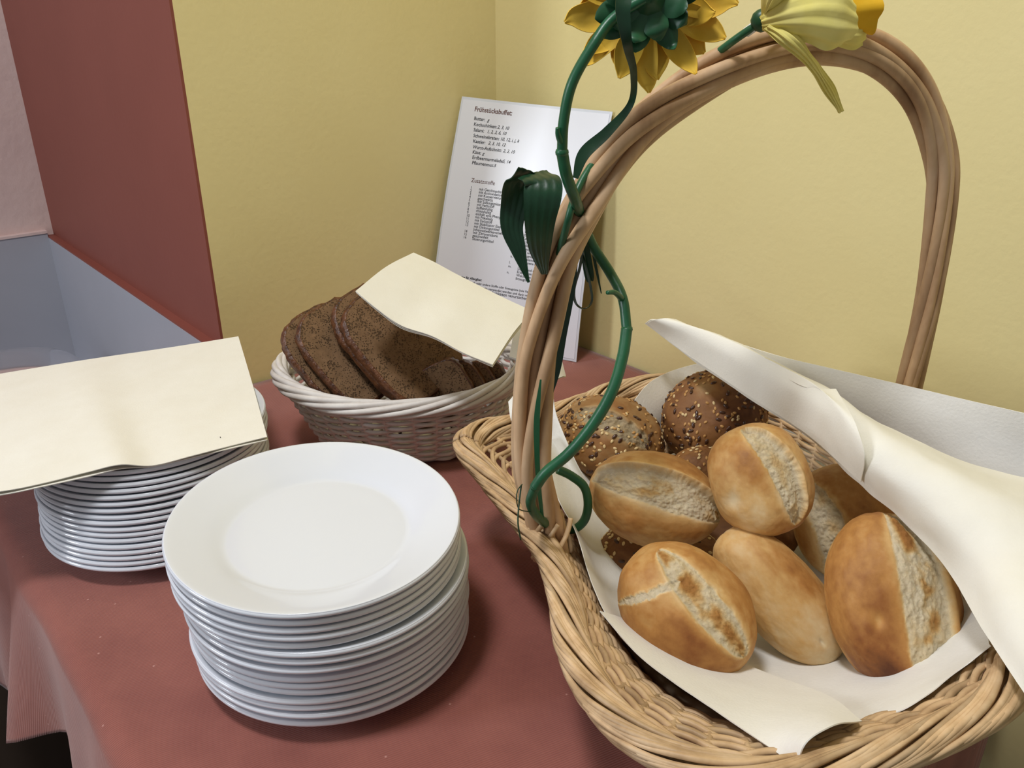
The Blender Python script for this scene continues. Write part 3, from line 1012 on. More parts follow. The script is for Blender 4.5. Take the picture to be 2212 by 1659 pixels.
for k in range(NCANE):
    a0 = k / NCANE * 2 * math.pi
    a = a0 + 2 * math.pi * 1.25 * hs + 0.30 * np.sin(hs * 17 + k * 2.1)
    rr = 0.0078 * (1 + 0.16 * np.sin(hs * 23 + k * 1.9)) * (1 - 0.20 * hs)
    rr = rr * (1 + 0.16 * np.exp(-((hs - 0.22) / 0.10) ** 2))
    P = HPT + hA * (rr * np.cos(a) * 0.92)[:, None] + hB * (rr * np.sin(a) * 1.12)[:, None]
    rad = 0.0040 * (1 - 0.16 * hs) * (1 + 0.06 * np.sin(hs * 37 + k * 3))
    mesh_obj('handle_cane', *tube(P, rad, 10), M['cane'], bb)
mesh_obj('handle_cane', *tube(HPT, 0.0042, 10), M['cane'], bb)
# rods tied round the handle's feet
for foot in (LF + HD * 0.010, LF + HD * 0.266):
    for k in range(7):
        a0 = k / 7 * 2 * math.pi
        f = np.linspace(0, 1, 24)
        z = 0.066 + 0.030 * f
        r = 0.0125 + 0.003 * np.cos(a0 * 3)
        P = np.stack([foot[0] + r * np.cos(a0 + f * 1.6), foot[1] + r * np.sin(a0 + f * 1.6), z], 1)
        mesh_obj('binding_rod', *tube(P, 0.0017, 6), M['willow'], bb)

# ================================================================== bread rolls
def ico(sub):
    bm = bmesh.new()
    bmesh.ops.create_icosphere(bm, subdivisions=sub, radius=1.0)
    V = np.array([v.co[:] for v in bm.verts])
    F = [tuple(v.index for v in f.verts) for f in bm.faces]
    bm.free()
    return V, F
ICO6 = ico(7)
ICO2 = ico(2)
def roll_frame(phi, up=0.25, side=0.0):
    """long axis at angle phi (clockwise, seen from the front), top turned to the front and a little up"""
    X = vR * math.cos(phi) - vU * math.sin(phi)
    Z = nrm(-vF + vU * up + vR * side)
    Y = nrm(np.cross(Z, X))
    X = np.cross(Y, Z)
    return X, Y, Z
def bun(name, center, abc, frame, label, mat='bun', cuts=(), tone=0.6, seed=1, n=2.3, lump=0.05, bottom=0.72, patches=(), cat='bread roll', pinch=0.0, grp='rolls in the handled basket', dimples=(), pale=()):
    D, F = ICO6
    a, b, c = abc
    q = (np.abs(D) ** n).sum(1) ** (-1 / n)
    U = D * q[:, None]
    lo = fbm(D * 1.6 + seed * 7.3, seed, 3)
    hi = fbm(D * 9.0 + seed, seed + 5, 3)
    hi2 = fbm(D * 30.0 + seed, seed + 9, 2)
    P = U * (1 + lump * lo)[:, None]
    P[:, 2] = np.where(P[:, 2] < 0, P[:, 2] * bottom, P[:, 2])
    # taper the ends
    P[:, 1] *= 1 - pinch * P[:, 0] ** 2
    top = sstep(-0.15, 0.25, D[:, 2])
    disp = 0.0035 * lo * 0 + 0.0008 * hi * 0.4
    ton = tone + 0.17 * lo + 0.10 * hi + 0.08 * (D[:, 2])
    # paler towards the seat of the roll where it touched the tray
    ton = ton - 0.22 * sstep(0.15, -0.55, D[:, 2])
    crumb = np.zeros(len(D))
    for cut in cuts:
        (an, w0, hw, L, depth, lip, lipside, curve, toast) = cut[:9]
        ca, sa = math.cos(an), math.sin(an)
        u = D[:, 0] * ca + D[:, 1] * sa - (cut[9] if len(cut) > 9 else 0.0)
        w = -D[:, 0] * sa + D[:, 1] * ca
        wid = hw * np.sqrt(np.maximum(0.0, 1 - (u / L) ** 2)) + 1e-4
        s = (w - w0 - curve * u * u + 0.045 * hi * (0.3 + 0.7 * D[:, 2].clip(0, 1)) + 0.016 * hi2) / wid
        s = np.where(np.abs(u) < L, s, 9.0)
        ins = sstep(1.12, 0.90, np.abs(s)) * top
        edge = np.exp(-((np.abs(s) - 1.0) / 0.22) ** 2) * top
        rise = np.clip(1 - s * s, 0, 1)
        sx = s * lipside
        disp = disp - depth * ins * (0.35 + 0.65 * sstep(-0.6, 0.95, sx)) + 0.0016 * ins * hi + 0.0010 * ins * hi2
        disp = disp + lip * np.exp(-(((w - w0 - curve * u * u) * lipside - wid * 1.10 + 0.004 * hi) / 0.055) ** 2) * top * sstep(1.0, 0.75, np.abs(u) / L)
        fringe = np.exp(-(np.maximum(0, np.abs(s) - 1.0) / 0.45) ** 2) * top
        ton = ton - 0.26 * fringe * (1 - ins)
        inner = 0.04 + toast * sstep(0.20 - 0.9 * toast, 0.75 - 0.6 * toast, fbm(D * 4.2 + 3.1, seed + 21, 3)) * sstep(0.95, 0.2, np.abs(s)) + 0.07 * hi
        ton = ton * (1 - ins) + inner * ins
        crumb = np.maximum(crumb, ins)
    for (dx, dy, rad, amt) in patches:       # darker or paler baked spots
        m = np.exp(-(((D[:, 0] - dx) ** 2 + (D[:, 1] - dy) ** 2) / rad ** 2)) * top
        ton = ton + amt * m * (1 - 0.6 * crumb)
    for (dx, dy, rad, dep) in dimples:
        m = np.exp(-(((D[:, 0] - dx) ** 2 + (D[:, 1] - dy) ** 2) / rad ** 2)) * top
        disp = disp - dep * m
        ton = ton - 0.25 * m
    NRM = D / np.array([a, b, c])
    NRM /= np.linalg.norm(NRM, axis=1, keepdims=True)
    Lc = P * np.array([a, b, c]) + NRM * disp[:, None]
    X, Y, Z = frame
    W = center + Lc[:, :1] * X + Lc[:, 1:2] * Y + Lc[:, 2:] * Z
    base = (center[0], center[1], W[:, 2].min())
    o = mesh_obj(name, W, F, M[mat], base=base)
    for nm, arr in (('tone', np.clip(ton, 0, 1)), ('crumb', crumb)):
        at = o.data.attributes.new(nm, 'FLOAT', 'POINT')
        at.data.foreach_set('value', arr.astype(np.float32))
    tag(o, label, cat, grp)
    return o, W, crumb
R_ = math.radians
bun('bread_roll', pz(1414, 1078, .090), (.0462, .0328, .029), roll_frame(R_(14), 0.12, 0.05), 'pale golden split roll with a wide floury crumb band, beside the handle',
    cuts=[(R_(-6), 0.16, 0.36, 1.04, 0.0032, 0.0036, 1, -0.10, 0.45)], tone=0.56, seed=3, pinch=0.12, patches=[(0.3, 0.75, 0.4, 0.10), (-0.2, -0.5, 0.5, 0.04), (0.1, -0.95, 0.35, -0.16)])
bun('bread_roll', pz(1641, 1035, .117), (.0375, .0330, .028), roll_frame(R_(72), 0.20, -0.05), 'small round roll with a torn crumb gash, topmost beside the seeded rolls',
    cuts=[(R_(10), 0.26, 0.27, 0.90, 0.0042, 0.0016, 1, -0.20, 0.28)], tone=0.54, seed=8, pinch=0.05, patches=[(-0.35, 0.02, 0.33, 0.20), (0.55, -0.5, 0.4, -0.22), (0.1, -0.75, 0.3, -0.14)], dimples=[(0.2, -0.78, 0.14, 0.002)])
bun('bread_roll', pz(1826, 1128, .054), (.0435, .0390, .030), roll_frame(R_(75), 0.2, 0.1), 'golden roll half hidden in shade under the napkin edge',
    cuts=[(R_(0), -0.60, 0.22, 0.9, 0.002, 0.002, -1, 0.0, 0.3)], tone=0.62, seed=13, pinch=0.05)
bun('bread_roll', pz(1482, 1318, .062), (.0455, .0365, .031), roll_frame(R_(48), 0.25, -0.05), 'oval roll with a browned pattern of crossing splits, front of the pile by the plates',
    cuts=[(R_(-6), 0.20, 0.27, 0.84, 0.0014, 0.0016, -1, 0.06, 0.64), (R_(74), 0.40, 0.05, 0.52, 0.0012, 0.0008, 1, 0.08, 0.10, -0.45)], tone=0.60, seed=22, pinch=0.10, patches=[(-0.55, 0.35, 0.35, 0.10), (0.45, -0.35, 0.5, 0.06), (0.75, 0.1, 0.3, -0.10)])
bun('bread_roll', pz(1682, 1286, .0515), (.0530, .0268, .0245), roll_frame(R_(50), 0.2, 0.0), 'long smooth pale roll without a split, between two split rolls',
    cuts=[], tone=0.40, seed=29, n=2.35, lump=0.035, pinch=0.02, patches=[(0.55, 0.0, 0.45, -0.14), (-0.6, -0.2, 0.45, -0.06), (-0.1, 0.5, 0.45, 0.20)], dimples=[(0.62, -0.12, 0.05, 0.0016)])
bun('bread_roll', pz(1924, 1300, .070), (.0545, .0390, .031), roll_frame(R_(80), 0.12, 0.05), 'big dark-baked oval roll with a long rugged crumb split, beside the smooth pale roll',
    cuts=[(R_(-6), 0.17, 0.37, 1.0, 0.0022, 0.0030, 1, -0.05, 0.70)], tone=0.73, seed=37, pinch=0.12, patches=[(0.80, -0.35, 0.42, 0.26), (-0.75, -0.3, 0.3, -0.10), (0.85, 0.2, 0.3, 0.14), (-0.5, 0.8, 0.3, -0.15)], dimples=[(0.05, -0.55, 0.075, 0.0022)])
seed_flax = make_mesh('linseed', ICO2[0] * np.array([.0026, .00135, .0008]), ICO2[1], M['flax'])
seed_ses = make_mesh('sesame_seed', ICO2[0] * np.array([.0017, .0011, .0006]), ICO2[1], M['sesame'])
seed_tst = make_mesh('sesame_seed', ICO2[0] * np.array([.0017, .0011, .0006]), ICO2[1], M['sesame_toast'])
def add_seeds(o, W, center, frame, counts, seed, mask=None):
    rng = np.random.default_rng(seed)
    n = o.data.vertices
    NR = np.empty(len(n) * 3)
    n.foreach_get('normal', NR)
    NR = NR.reshape(-1, 3)
    X, Y, Z = frame
    top = NR @ Z
    upz = NR[:, 2]
    dens = vnoise((W - center) * 60, seed) * 0.5 + 0.6
    ok = np.where((top > -0.05) & (upz > -0.45) & (dens > rng.random(len(W)) * 0.9))[0]
    base = ROOT[o.name]
    used = []
    for me, cnt, lift in counts:
        k = 0
        tries = 0
        while k < cnt and tries < cnt * 12:
            tries += 1
            i = int(rng.choice(ok))
            p = W[i]
            if used and np.min(np.linalg.norm(np.array(used) - p, axis=1)) < 0.0019:
                continue
            used.append(p)
            nn = Vector(NR[i])
            t = Vector(rng.normal(size=3))
            t = (t - nn * t.dot(nn)).normalized()
            b = nn.cross(t)
            mt = Matrix((t, b, nn)).transposed().to_4x4()
            mt = mt @ Matrix.Rotation(rng.normal() * 0.18, 4, 'Y')
            mt.translation = Vector(p - base) + nn * lift
            s = bpy.data.objects.new(me.name.split('.')[0], me)
            COL.objects.link(s)
            s.parent = o
            s.matrix_local = mt
            k += 1
sf = roll_frame(R_(20), 0.5, 0.0)
c1 = pz(1316, 948, .078)
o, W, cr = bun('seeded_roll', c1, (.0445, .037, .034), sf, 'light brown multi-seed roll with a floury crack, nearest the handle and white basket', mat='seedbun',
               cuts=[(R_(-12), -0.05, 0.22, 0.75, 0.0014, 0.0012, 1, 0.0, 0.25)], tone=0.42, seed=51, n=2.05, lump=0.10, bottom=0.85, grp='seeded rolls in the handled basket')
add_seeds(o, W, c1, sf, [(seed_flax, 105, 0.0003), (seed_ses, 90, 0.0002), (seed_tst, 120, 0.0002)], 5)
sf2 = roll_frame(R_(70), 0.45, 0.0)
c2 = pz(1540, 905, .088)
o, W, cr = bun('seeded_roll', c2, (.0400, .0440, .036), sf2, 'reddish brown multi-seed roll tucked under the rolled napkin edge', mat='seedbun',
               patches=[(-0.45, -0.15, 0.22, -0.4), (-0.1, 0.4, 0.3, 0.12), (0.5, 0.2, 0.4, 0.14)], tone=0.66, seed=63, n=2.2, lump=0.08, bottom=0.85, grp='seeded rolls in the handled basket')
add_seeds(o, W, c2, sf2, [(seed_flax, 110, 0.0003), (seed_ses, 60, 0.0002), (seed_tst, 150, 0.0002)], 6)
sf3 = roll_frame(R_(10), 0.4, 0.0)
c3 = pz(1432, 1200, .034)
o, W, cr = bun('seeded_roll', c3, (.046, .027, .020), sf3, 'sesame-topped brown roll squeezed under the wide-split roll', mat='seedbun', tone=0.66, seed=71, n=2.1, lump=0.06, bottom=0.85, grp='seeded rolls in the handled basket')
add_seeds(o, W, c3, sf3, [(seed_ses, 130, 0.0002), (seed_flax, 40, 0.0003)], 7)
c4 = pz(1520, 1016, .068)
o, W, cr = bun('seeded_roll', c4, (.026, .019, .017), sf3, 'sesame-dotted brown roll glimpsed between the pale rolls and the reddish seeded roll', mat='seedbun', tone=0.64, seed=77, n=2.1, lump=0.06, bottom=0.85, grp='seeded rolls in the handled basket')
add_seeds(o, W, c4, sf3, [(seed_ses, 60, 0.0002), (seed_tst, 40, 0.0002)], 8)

gap_filler_c = pz(1610, 1158, .030)  # extra roll added to fill the gap with brown where only shade shows
bun('seeded_roll', gap_filler_c, (.042, .024, .016), roll_frame(R_(0), 0.6, 0.0), 'added seedless brown filler roll, darkening the gap above the long smooth roll', mat='seedbun', tone=0.66, seed=83, n=2.1, lump=0.06, bottom=0.85, grp='seeded rolls in the handled basket')

# ================================================================== napkins in the big basket
def npk(name, label, rows, nu=48, nv=36, th=0.0005, mat='paper', wr=0.0, seed=1):
    G = grid_patch(rows, nu, nv)
    if wr:
        n = grid_normals(G)
        w = fbm(G.reshape(-1, 3) * 28, seed, 3).reshape(G.shape[:2])
        G = G + n * (wr * w)[..., None]
    V, F = solid(G, th)
    o = mesh_obj(name, V, F, M[mat], sharp=50)
    return tag(o, label, 'napkin')
# liner under the rolls: rises along the wall beside the handle, lies on the bottom, climbs the far side
L0 = [pz(1176, 938, .098), pz(1196, 1050, .088), pz(1243, 1150, .078), pz(1283, 1270, .070), pz(1340, 1375, .068), pz(1440, 1455, .070), pz(1580, 1552, .076), pz(1722, 1652, .088)]
L1 = [pz(1215, 960, .080), pz(1250, 1060, .062), pz(1285, 1160, .046), pz(1335, 1270, .036), pz(1400, 1360, .032), pz(1500, 1440, .036), pz(1640, 1530, .046), pz(1770, 1610, .068)]
L2 = [pz(1330, 970, .040), pz(1390, 1060, .022), pz(1440, 1160, .016), pz(1490, 1260, .016), pz(1560, 1360, .016), pz(1660, 1440, .019), pz(1770, 1510, .031), pz(1880, 1560, .064)]
L3 = [pz(1560, 940, .036), pz(1620, 1040, .018), pz(1680, 1140, .014), pz(1740, 1240, .014), pz(1790, 1350, .016), pz(1850, 1430, .028), pz(1910, 1490, .052), pz(1965, 1528, .082)]
L4 = [pz(1780, 900, .056), pz(1850, 1000, .044), pz(1910, 1100, .040), pz(1960, 1200, .038), pz(1990, 1310, .042), pz(2010, 1390, .056), pz(2040, 1440, .074), pz(2070, 1450, .090)]
L5 = [pz(1900, 860, .097), pz(1990, 960, .092), pz(2060, 1060, .088), pz(2100, 1160, .088), pz(2120, 1260, .088), pz(2130, 1340, .090), pz(2135, 1385, .095), pz(2140, 1395, .100)]
npk('napkin', 'white paper napkin lining the big basket under the rolls', [L0, L1, L2, L3, L4, L5], 90, 80, wr=0.0012, seed=3)
# flap of a second napkin folded back at the near end
Q0 = [pz(1296, 1320, .072), pz(1365, 1400, .073), pz(1450, 1470, .075), pz(1570, 1552, .081), pz(1722, 1656, .094)]
Q1 = [pz(1330, 1330, .062), pz(1420, 1400, .058), pz(1530, 1465, .056), pz(1660, 1530, .070), pz(1742, 1604, .108)]
Q2 = [pz(1360, 1340, .052), pz(1480, 1405, .046), pz(1600, 1465, .045), pz(1730, 1518, .064), pz(1800, 1568, .106)]
Q3 = [pz(1400, 1340, .044), pz(1520, 1400, .038), pz(1650, 1452, .038), pz(1790, 1503, .056), pz(1862, 1558, .086)]
npk('napkin', 'white paper napkin with its curled edge folded back at the near end of the basket', [Q0, Q1, Q2, Q3], 60, 40, th=0.0006, wr=0.0008, seed=9)
# napkin draped over the rolls
D0 = [pz(1394, 698, .160), pz(1470, 760, .148), pz(1590, 842, .140), pz(1735, 938, .136), pz(1862, 1046, .128), pz(1945, 1118, .122), pz(2036, 1216, .116), pz(2130, 1370, .118), pz(2240, 1540, .118)]
D1 = [pz(1404, 692, .168), pz(1500, 730, .165), pz(1630, 808, .160), pz(1780, 900, .158), pz(1890, 1000, .152), pz(1990, 1080, .146), pz(2100, 1180, .140), pz(2200, 1320, .136), pz(2300, 1480, .132)]
D2 = [pz(1422, 690, .172), pz(1530, 714, .172), pz(1660, 778, .170), pz(1800, 850, .168), pz(1910, 940, .164), pz(2030, 1010, .160), pz(2140, 1070, .156), pz(2250, 1130, .152), pz(2350, 1200, .148)]
D3 = [pz(1440, 690, .168), pz(1560, 730, .160), pz(1690, 800, .156), pz(1820, 866, .154), pz(1930, 932, .152), pz(2050, 985, .150), pz(2160, 1018, .148), pz(2280, 1050, .146), pz(2380, 1080, .142)]
npk('napkin', 'cream-white paper napkin draped over the rolls, its rolled tip pointing at the corner', [D0, D1, D2, D3], 90, 50, th=0.0007, mat='napkin', wr=0.0024, seed=12)
E0 = [pz(1400, 697, .164), pz(1472, 757, .153), pz(1592, 838, .145), pz(1735, 933, .141), pz(1860, 1041, .133)]
E1 = [pz(1412, 691, .172), pz(1505, 730, .170), pz(1640, 806, .165), pz(1780, 892, .163), pz(1868, 985, .157)]
E2 = [pz(1440, 688, .176), pz(1545, 722, .177), pz(1665, 780, .175), pz(1760, 833, .174), pz(1848, 915, .169)]
E3 = [pz(1460, 690, .174), pz(1572, 744, .172), pz(1680, 806, .170), pz(1745, 838, .171), pz(1806, 840, .173)]
npk('napkin', 'rolled cream-white napkin flap with a loose corner, lying over the seeded roll', [E0, E1, E2, E3], 70, 40, th=0.0006, mat='napkin', wr=0.0010, seed=15)
# sheet standing against the handle at the back
B0 = [pz(1555, 728, .166), pz(1680, 768, .167), pz(1800, 797, .168), pz(1930, 827, .170), pz(2070, 860, .172), pz(2240, 898, .174)]
B1 = [pz(1600, 800, .140), pz(1720, 850, .140), pz(1840, 890, .140), pz(1960, 930, .140), pz(2090, 970, .140), pz(2260, 1010, .140)]
B2 = [pz(1640, 870, .105), pz(1760, 930, .104), pz(1880, 990, .104), pz(1990, 1050, .104), pz(2110, 1110, .104), pz(2280, 1150, .104)]
npk('napkin', 'thin white napkin standing along the wall side, its straight edge before the handle', [B0, B1, B2], 60, 36, th=0.0005, mat='paper', wr=0.0010, seed=18)
W0 = [pz(1352, 905, .094), pz(1372, 862, .104), pz(1412, 820, .110), pz(1480, 792, .114), pz(1570, 775, .116), pz(1660, 775, .112), pz(1770, 800, .110), pz(1870, 850, .106)]
W1 = [pz(1362, 960, .072), pz(1400, 925, .078), pz(1450, 885, .082), pz(1520, 865, .082), pz(1610, 850, .080), pz(1700, 850, .078), pz(1800, 880, .076), pz(1890, 930, .074)]
W2 = [pz(1385, 1020, .045), pz(1430, 990, .040), pz(1490, 960, .038), pz(1560, 935, .038), pz(1650, 920, .038), pz(1740, 920, .040), pz(1830, 950, .040), pz(1910, 1000, .042)]
npk('napkin', 'white napkin curving up behind the reddish seeded roll', [W0, W1, W2], 50, 36, th=0.0005, wr=0.0008, seed=21)
K0 = [pz(1098, 868, .118), pz(1128, 836, .128), pz(1160, 826, .132), pz(1186, 826, .132), pz(1193, 850, .126)]
K1 = [pz(1106, 912, .106), pz(1135, 895, .112), pz(1162, 885, .114), pz(1190, 890, .112), pz(1205, 905, .108)]
K2 = [pz(1135, 945, .092), pz(1152, 945, .092), pz(1178, 945, .092), pz(1215, 965, .086), pz(1245, 1000, .080)]
K3 = [pz(1165, 1000, .074), pz(1185, 1010, .070), pz(1205, 1020, .066), pz(1240, 1040, .062), pz(1276, 1052, .060)]
npk('napkin', 'white napkin end standing up behind the handle beside the light brown seeded roll', [K0, K1, K2, K3], 36, 36, th=0.0005, wr=0.0005, seed=25)

# ================================================================== artificial flowers on the handle
def strap(name, mid_pts, widths, wdir, mat, parent, n=50, m=7, th=0.0005, cup=0.0, ridges=0.0):
    P = crom(mid_pts, n)
    wv = crom(np.array(wdir), n) if np.ndim(wdir) == 2 else np.tile(np.asarray(wdir, float), (n, 1))
    T = np.gradient(P, axis=0)
    T /= np.linalg.norm(T, axis=1, keepdims=True) + 1e-12
    wv = wv - T * (wv * T).sum(1)[:, None]
    wv /= np.linalg.norm(wv, axis=1, keepdims=True) + 1e-12
    nn = np.cross(T, wv)
    W = crom(np.array(widths)[:, None], n)[:, 0]
    W = np.maximum(W, 0.0003)
    q = np.linspace(-1, 1, m)
    G = P[None] + q[:, None, None] * (W[:, None] / 2 * wv)[None] + nn[None] * (cup * W[None, :] * (q[:, None] ** 2) + ridges * np.cos(q[:, None] * 14) * np.ones((1, n)))[..., None]
    return mesh_obj(name, *solid(G, th), mat, parent, sharp=60)

# --- sunflower: head turned away, wire stem winding down round the handle
hc = hp(1398, -6, 0.030)
sun = thing('sunflower', hp(1240, 1150, 0.02), 'artificial sunflower seen from behind, its green stem winding down the basket handle', 'artificial flower')
ax = nrm(vF * 0.93 + vU * 0.36 + vR * 0.06)      # the way the flower faces: away and up
e1 = nrm(np.cross(ax, vU))
e1 = vR - ax * (vR @ ax)
e1 = nrm(e1)
e2 = np.cross(e1, ax)
if e2 @ vU < 0:
    e2 = -e2
rngf = np.random.default_rng(12)
for ringk, (npet, r0_, r1_, wd_, lift) in enumerate([(13, 0.010, 0.0415, 0.0140, 0.002), (12, 0.010, 0.0375, 0.0135, 0.005)]):
    for k in range(npet):
        a = 2 * math.pi * (k + 0.5 * ringk) / npet + rngf.uniform(-0.1, 0.1)
        d = e1 * math.cos(a) + e2 * math.sin(a)
        side = -e1 * math.sin(a) + e2 * math.cos(a)
        L = r1_ * rngf.uniform(0.88, 1.08)
        back = -rngf.uniform(0.000, 0.010)
        pts = [hc + d * (r0_ + (L - r0_) * f) + ax * (lift + 0.004 * math.sin(math.pi * f) + back * f * f) + side * rngf.uniform(-0.0012, 0.0012) for f in (0, 0.3, 0.6, 0.85, 1.0)]
        w = wd_ * rngf.uniform(0.85, 1.1)
        strap('petal', pts, [w * 0.45, w * 0.90, w, w * 0.66, w * 0.10], side, M['petal_gold'], sun, 22, 7, 0.0004, cup=0.10, ridges=0.0003)
for ringk, (npet, L_, wd_) in enumerate([(11, 0.0255, 0.0125), (9, 0.0205, 0.0125)]):
    for k in range(npet):
        a = 2 * math.pi * (k + 0.4 * ringk) / npet + rngf.uniform(-0.15, 0.15)
        d = e1 * math.cos(a) + e2 * math.sin(a)
        side = -e1 * math.sin(a) + e2 * math.cos(a)
        L = L_ * rngf.uniform(0.9, 1.1)
        pts = [hc + d * (0.004 + (L - 0.004) * f) - ax * (0.003 + 0.004 * (1 - ringk) * 0 + 0.003 * ringk + 0.004 * f * f * rngf.uniform(0, 1.4)) for f in (0, 0.35, 0.7, 0.9, 1.0)]
        strap('sepal', pts, [wd_ * 0.7, wd_, wd_ * 0.9, wd_ * 0.5, 0.0008], side, M['sepal'], sun, 18, 7, 0.0006, cup=-0.12)
V, F = lathe([(0.0001, 0.0), (0.010, 0.0), (0.0165, 0.004), (0.019, 0.008), (0.017, 0.011), (0.010, 0.0135), (0.0001, 0.014)], 40)
mesh_obj('disc', np.array([hc + e1 * p[0] + e2 * p[1] + ax * p[2] for p in V]), F, M['disc'], sun)
V, F = lathe([(0.0001, -0.012), (0.003, -0.012), (0.005, -0.009), (0.010, -0.005), (0.0145, -0.001), (0.0145, 0.001), (0.0001, 0.001)], 28)
mesh_obj('calyx', np.array([hc + e1 * p[0] + e2 * p[1] + ax * p[2] for p in V]), F, M['sepal'], sun)
st1 = [hc - ax * 0.010, hp(1325, 40, 0.034), hp(1280, 100, 0.036), hp(1236, 180, 0.036), hp(1218, 260, 0.034), hp(1214, 330, 0.032)]
def stem_tube(pts, r, parent, n=90, name='stem', mat='stem'):
    P = crom(pts, n)
    return mesh_obj(name, *tube(P, r, 10), M[mat], parent)
stem_tube(st1, 0.0027, sun)
st2 = [hp(1214, 328, 0.032), hp(1224, 380, 0.030), hp(1242, 430, 0.022), hp(1256, 470, -0.004), hp(1280, 530, -0.012), hp(1318, 590, -0.004), hp(1345, 645, 0.012), hp(1354, 712, 0.022)]
stem_tube(st2, 0.0031, sun)
st3 = [hp(1354, 710, 0.022), hp(1345, 770, 0.030), hp(1322, 845, 0.038), hp(1282, 915, 0.040), hp(1230, 978, 0.038), hp(1180, 1020, 0.036), hp(1156, 1052, 0.034)]
stem_tube(st3, 0.0034, sun)
st4 = [hp(1157, 1050, 0.034), hp(1146, 1085, 0.030), hp(1158, 1112, 0.022), hp(1182, 1132, 0.006), hp(1212, 1142, -0.010), hp(1240, 1143, -0.014), hp(1262, 1124, -0.012), hp(1270, 1090, -0.010), hp(1262, 1052, -0.012), hp(1234, 1028, -0.016), hp(1205, 1014, -0.018)]
stem_tube(st4, 0.0031, sun, 120)
# joints and a small side shoot on the stem
for p in (hp(1214, 329, 0.032), hp(1354, 711, 0.022), hp(1157, 1051, 0.034)):
    V, F = ICO2
    mesh_obj('stem_joint', p + V * np.array([.0036, .0036, .0028]), F, M['stem'], sun)
stem_tube([hp(1214, 310, 0.033), hp(1206, 292, 0.035), hp(1204, 276, 0.036)], np.linspace(0.0020, 0.0010, 30), sun, 30, 'side_shoot')
stem_tube([hp(1343, 645, 0.014), hp(1328, 632, 0.020), hp(1312, 630 - 16 + 18, 0.024)], np.linspace(0.0019, 0.0012, 30), sun, 30, 'side_shoot')
# big folded leaf beside the handle
lf = [hp(1215, 560, 0.012), hp(1190, 540, 0.020), hp(1170, 480, 0.026), hp(1172, 420, 0.026), hp(1165, 378, 0.022), hp(1130, 372, 0.014)]
strap('leaf', [hp(1176, 592, 0.012), hp(1166, 540, 0.020), hp(1166, 480, 0.026), hp(1172, 425, 0.028), hp(1172, 392, 0.024), hp(1150, 374, 0.016)], [0.004, 0.012, 0.0165, 0.020, 0.020, 0.019], vw(0.97, -0.12), M['leaf'], sun, 50, 15, 0.0005, cup=0.03, ridges=0.0002)
strap('leaf', [hp(1152, 372, 0.017), hp(1126, 390, 0.008), hp(1112, 440, 0.004), hp(1106, 490, 0.004), hp(1120, 540, 0.006), hp(1142, 610, 0.008)], [0.019, 0.019, 0.0155, 0.0125, 0.0085, 0.001], [vw(0.97, -0.12), vw(0.9, 0.3), vw(1, 0.1), vw(1, 0), vw(0.95, -0.25), vw(0.9, -0.4)], M['leaf'], sun, 60, 15, 0.0005, cup=0.05, ridges=0.0002)
# strap leaf curving down from the head
strap('leaf', [hp(1348, -10, 0.048), hp(1346, 30, 0.050), hp(1356, 100, 0.048), hp(1369, 160, 0.034), hp(1362, 225, 0.024), hp(1312, 285, 0.022), hp(1262, 332, 0.022), hp(1243, 385, 0.024)], [0.0075, 0.0068, 0.0045, 0.0035, 0.0035, 0.0055, 0.0065, 0.003], [vw(1, 0), vw(1, 0), vw(1, 0.1), vw(0.95, 0.2, 0.1), vw(0.8, -0.5, 0.1), vw(0.65, -0.75), vw(0.65, -0.75), vw(0.8, -0.5)], M['leaf'], sun, 70, 9, 0.0005, cup=0.05)
# --- daffodil lying over the top of the handle
daf = thing('daffodil', hp(1214, 870, 0.0), 'artificial pale yellow daffodil with an orange corona lying over the handle top', 'artificial flower')
stem_tube([hp(1640, 50, 0.020), hp(1590, 84, 0.012), hp(1530, 128, -0.006), hp(1440, 190, -0.016), hp(1352, 278, -0.014), hp(1302, 326, -0.004), hp(1262, 382, 0.006), hp(1240, 430, 0.012), hp(1226, 480, 0.014), hp(1205, 560, 0.0)], 0.0021, daf, 110)
stem_tube([hp(1642, 48, 0.020), hp(1626, 60, 0.017), hp(1612, 70, 0.014)], 0.0027, daf, 20, 'stem_collar', 'sheet')
V, F = ICO2
mesh_obj('calyx', hp(1646, 44, 0.021) + V * np.array([.006, .005, .006]), F, M['sepal'], daf)
o_ = 0.028
def petal(rows, mat, nm='petal'):
    G = grid_patch(rows, 30, 22)
    w = fbm(G.reshape(-1, 3) * 60, 31, 2).reshape(G.shape[:2])
    rid = np.cos(np.arange(G.shape[0]) * 1.5)[:, None] * np.ones((1, G.shape[1]))
    G = G + grid_normals(G) * (0.0020 * w + 0.0005 * rid)[..., None]
    mesh_obj(nm, *solid(G, 0.0004), M[mat], daf, sharp=60)
petal([[hp(1648, 62, .024), hp(1690, 76, .030), hp(1740, 88, .036), hp(1780, 108, .040), hp(1815, 96, .040)],
       [hp(1648, 54, .026), hp(1700, 56, .036), hp(1760, 62, .044), hp(1815, 72, .046), hp(1850, 72, .044)],
       [hp(1646, 46, .026), hp(1700, 24, .036), hp(1765, 8, .044), hp(1820, 12, .046), hp(1852, 30, .044)],
       [hp(1644, 40, .024), hp(1690, -10, .030), hp(1760, -40, .036), hp(1810, -40, .040), hp(1840, -10, .040)]], 'petal_pale')
petal([[hp(1642, 46, .022), hp(1640, 10, .026), hp(1640, -30, .028), hp(1650, -70, .028)],
       [hp(1646, 44, .026), hp(1668, 8, .034), hp(1690, -30, .038), hp(1710, -75, .036)],
       [hp(1650, 46, .022), hp(1700, 20, .028), hp(1745, -15, .030), hp(1775, -60, .028)]], 'petal_pale')
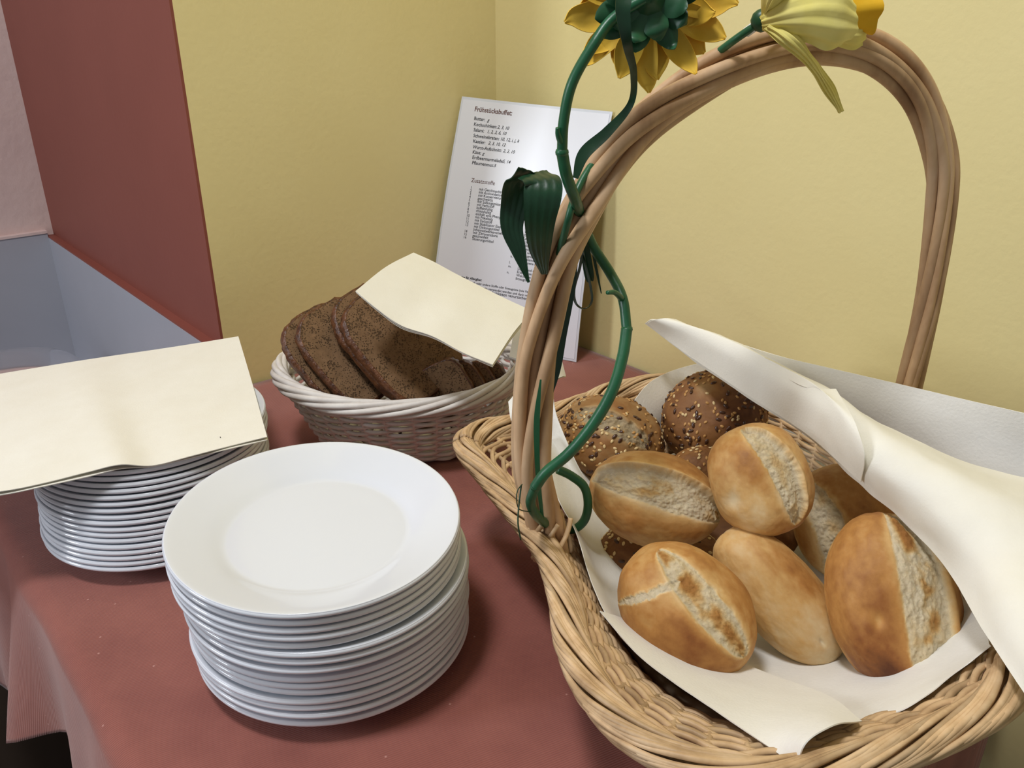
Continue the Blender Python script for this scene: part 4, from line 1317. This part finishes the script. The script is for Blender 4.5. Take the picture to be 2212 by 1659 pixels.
petal([[hp(1760, 84, .010), hp(1800, 96, .014), hp(1840, 108, .018), hp(1862, 98, .018)],
       [hp(1770, 60, .014), hp(1815, 68, .022), hp(1856, 70, .024), hp(1874, 62, .020)],
       [hp(1780, 40, .010), hp(1825, 40, .014), hp(1860, 40, .016), hp(1872, 44, .016)]], 'petal_pale')
petal([[hp(1650, 60, .026), hp(1680, 92, .034), hp(1715, 118, .036), hp(1748, 148, .034), hp(1782, 205, .030), hp(1814, 240, .028)],
       [hp(1664, 56, .030), hp(1705, 82, .038), hp(1738, 112, .038), hp(1764, 146, .036), hp(1795, 195, .032), hp(1816, 241, .0285)],
       [hp(1682, 58, .026), hp(1722, 72, .034), hp(1738, 98, .036), hp(1768, 138, .034), hp(1804, 188, .030), hp(1818, 240, .028)]], 'petal_pale')
petal([[hp(1648, 50, .014), hp(1690, 40, .008), hp(1760, 10, .002), hp(1800, -30, .000)],
       [hp(1650, 54, .012), hp(1720, 60, .004), hp(1790, 50, -.002), hp(1840, 10, -.004)],
       [hp(1654, 58, .014), hp(1720, 80, .008), hp(1790, 90, .002), hp(1850, 60, .000)]], 'petal_pale')
# corona: a frilled trumpet
ca = nrm(hp(1850, 18, .020) - hp(1646, 44, .021))
cb = nrm(np.cross(ca, vF)); cd = np.cross(ca, cb)
c0 = hp(1790, 26, .016)
tc_ = []
for i in range(14):
    f = i / 13
    r = 0.008 + 0.007 * f ** 1.5
    row = []
    for k in range(49):
        ph = k / 48 * 2 * math.pi
        rr = r * (1 + 0.10 * f * f * math.sin(ph * 7))
        row.append(c0 + ca * (0.022 * f) + cb * rr * math.cos(ph) + cd * rr * math.sin(ph))
    tc_.append(row)
mesh_obj('corona', *solid(np.array(tc_), 0.0006), M['petal_orange'], daf, sharp=60)
# --- dark strap leaves and thin loops hanging inside the arch
strap('leaf', [hp(1240, 480, -0.006), hp(1236, 560, -0.006), hp(1228, 640, -0.004), hp(1215, 720, 0.000), hp(1202, 800, 0.004), hp(1184, 874, 0.008)], [0.006, 0.007, 0.0065, 0.0055, 0.0048, 0.001], vw(1, 0.1), M['leaf'], daf, 60, 7, 0.0005)
strap('leaf', [hp(1256, 482, -0.008), hp(1268, 540, -0.010), hp(1278, 598, -0.010), hp(1270, 602, -0.012), hp(1262, 560, -0.012), hp(1256, 500, -0.012)], [0.004, 0.0035, 0.003, 0.003, 0.003, 0.002], vw(0.9, 0.2, 0.3), M['leaf'], daf, 60, 5, 0.0004)
strap('leaf', [hp(1246, 480, -0.010), hp(1262, 560, -0.010), hp(1276, 620, -0.009), hp(1278, 652, -0.008), hp(1262, 667, -0.008), hp(1244, 655, -0.008), hp(1240, 625, -0.009), hp(1252, 580, -0.010), hp(1258, 545, -0.011)], [0.003, 0.0022, 0.0018, 0.0016, 0.0016, 0.0018, 0.0022, 0.0022, 0.002], vw(0.6, 0.1, 0.8), M['leaf'], daf, 90, 5, 0.0004)
strap('leaf', [hp(1276, 500, -0.010), hp(1284, 560, -0.012), hp(1292, 600, -0.012), hp(1299, 634, -0.012)], [0.0022, 0.0018, 0.0014, 0.0006], vw(1, 0), M['leaf'], daf, 40, 5, 0.0004)
# thin leaf running down beside the handle cane, and loose fibres over the rim
strap('leaf', [hp(1168, 820, 0.018), hp(1160, 900, 0.019), hp(1160, 980, 0.020), hp(1164, 1050, 0.020), hp(1172, 1120, 0.018)], [0.001, 0.0035, 0.0032, 0.0028, 0.002], vw(1, 0), M['stem'], sun, 40, 5, 0.0005)
stem_tube([hp(1128, 1046, 0.030), hp(1118, 1060, 0.034), hp(1116, 1080, 0.036), hp(1122, 1100, 0.034), hp(1145, 1106, 0.030)], 0.00035, sun, 40, 'fibre', 'leaf')
stem_tube([hp(1126, 1048, 0.030), hp(1121, 1090, 0.036), hp(1119, 1130, 0.040), hp(1125, 1166, 0.040)], 0.0005, sun, 40, 'fibre', 'leaf')
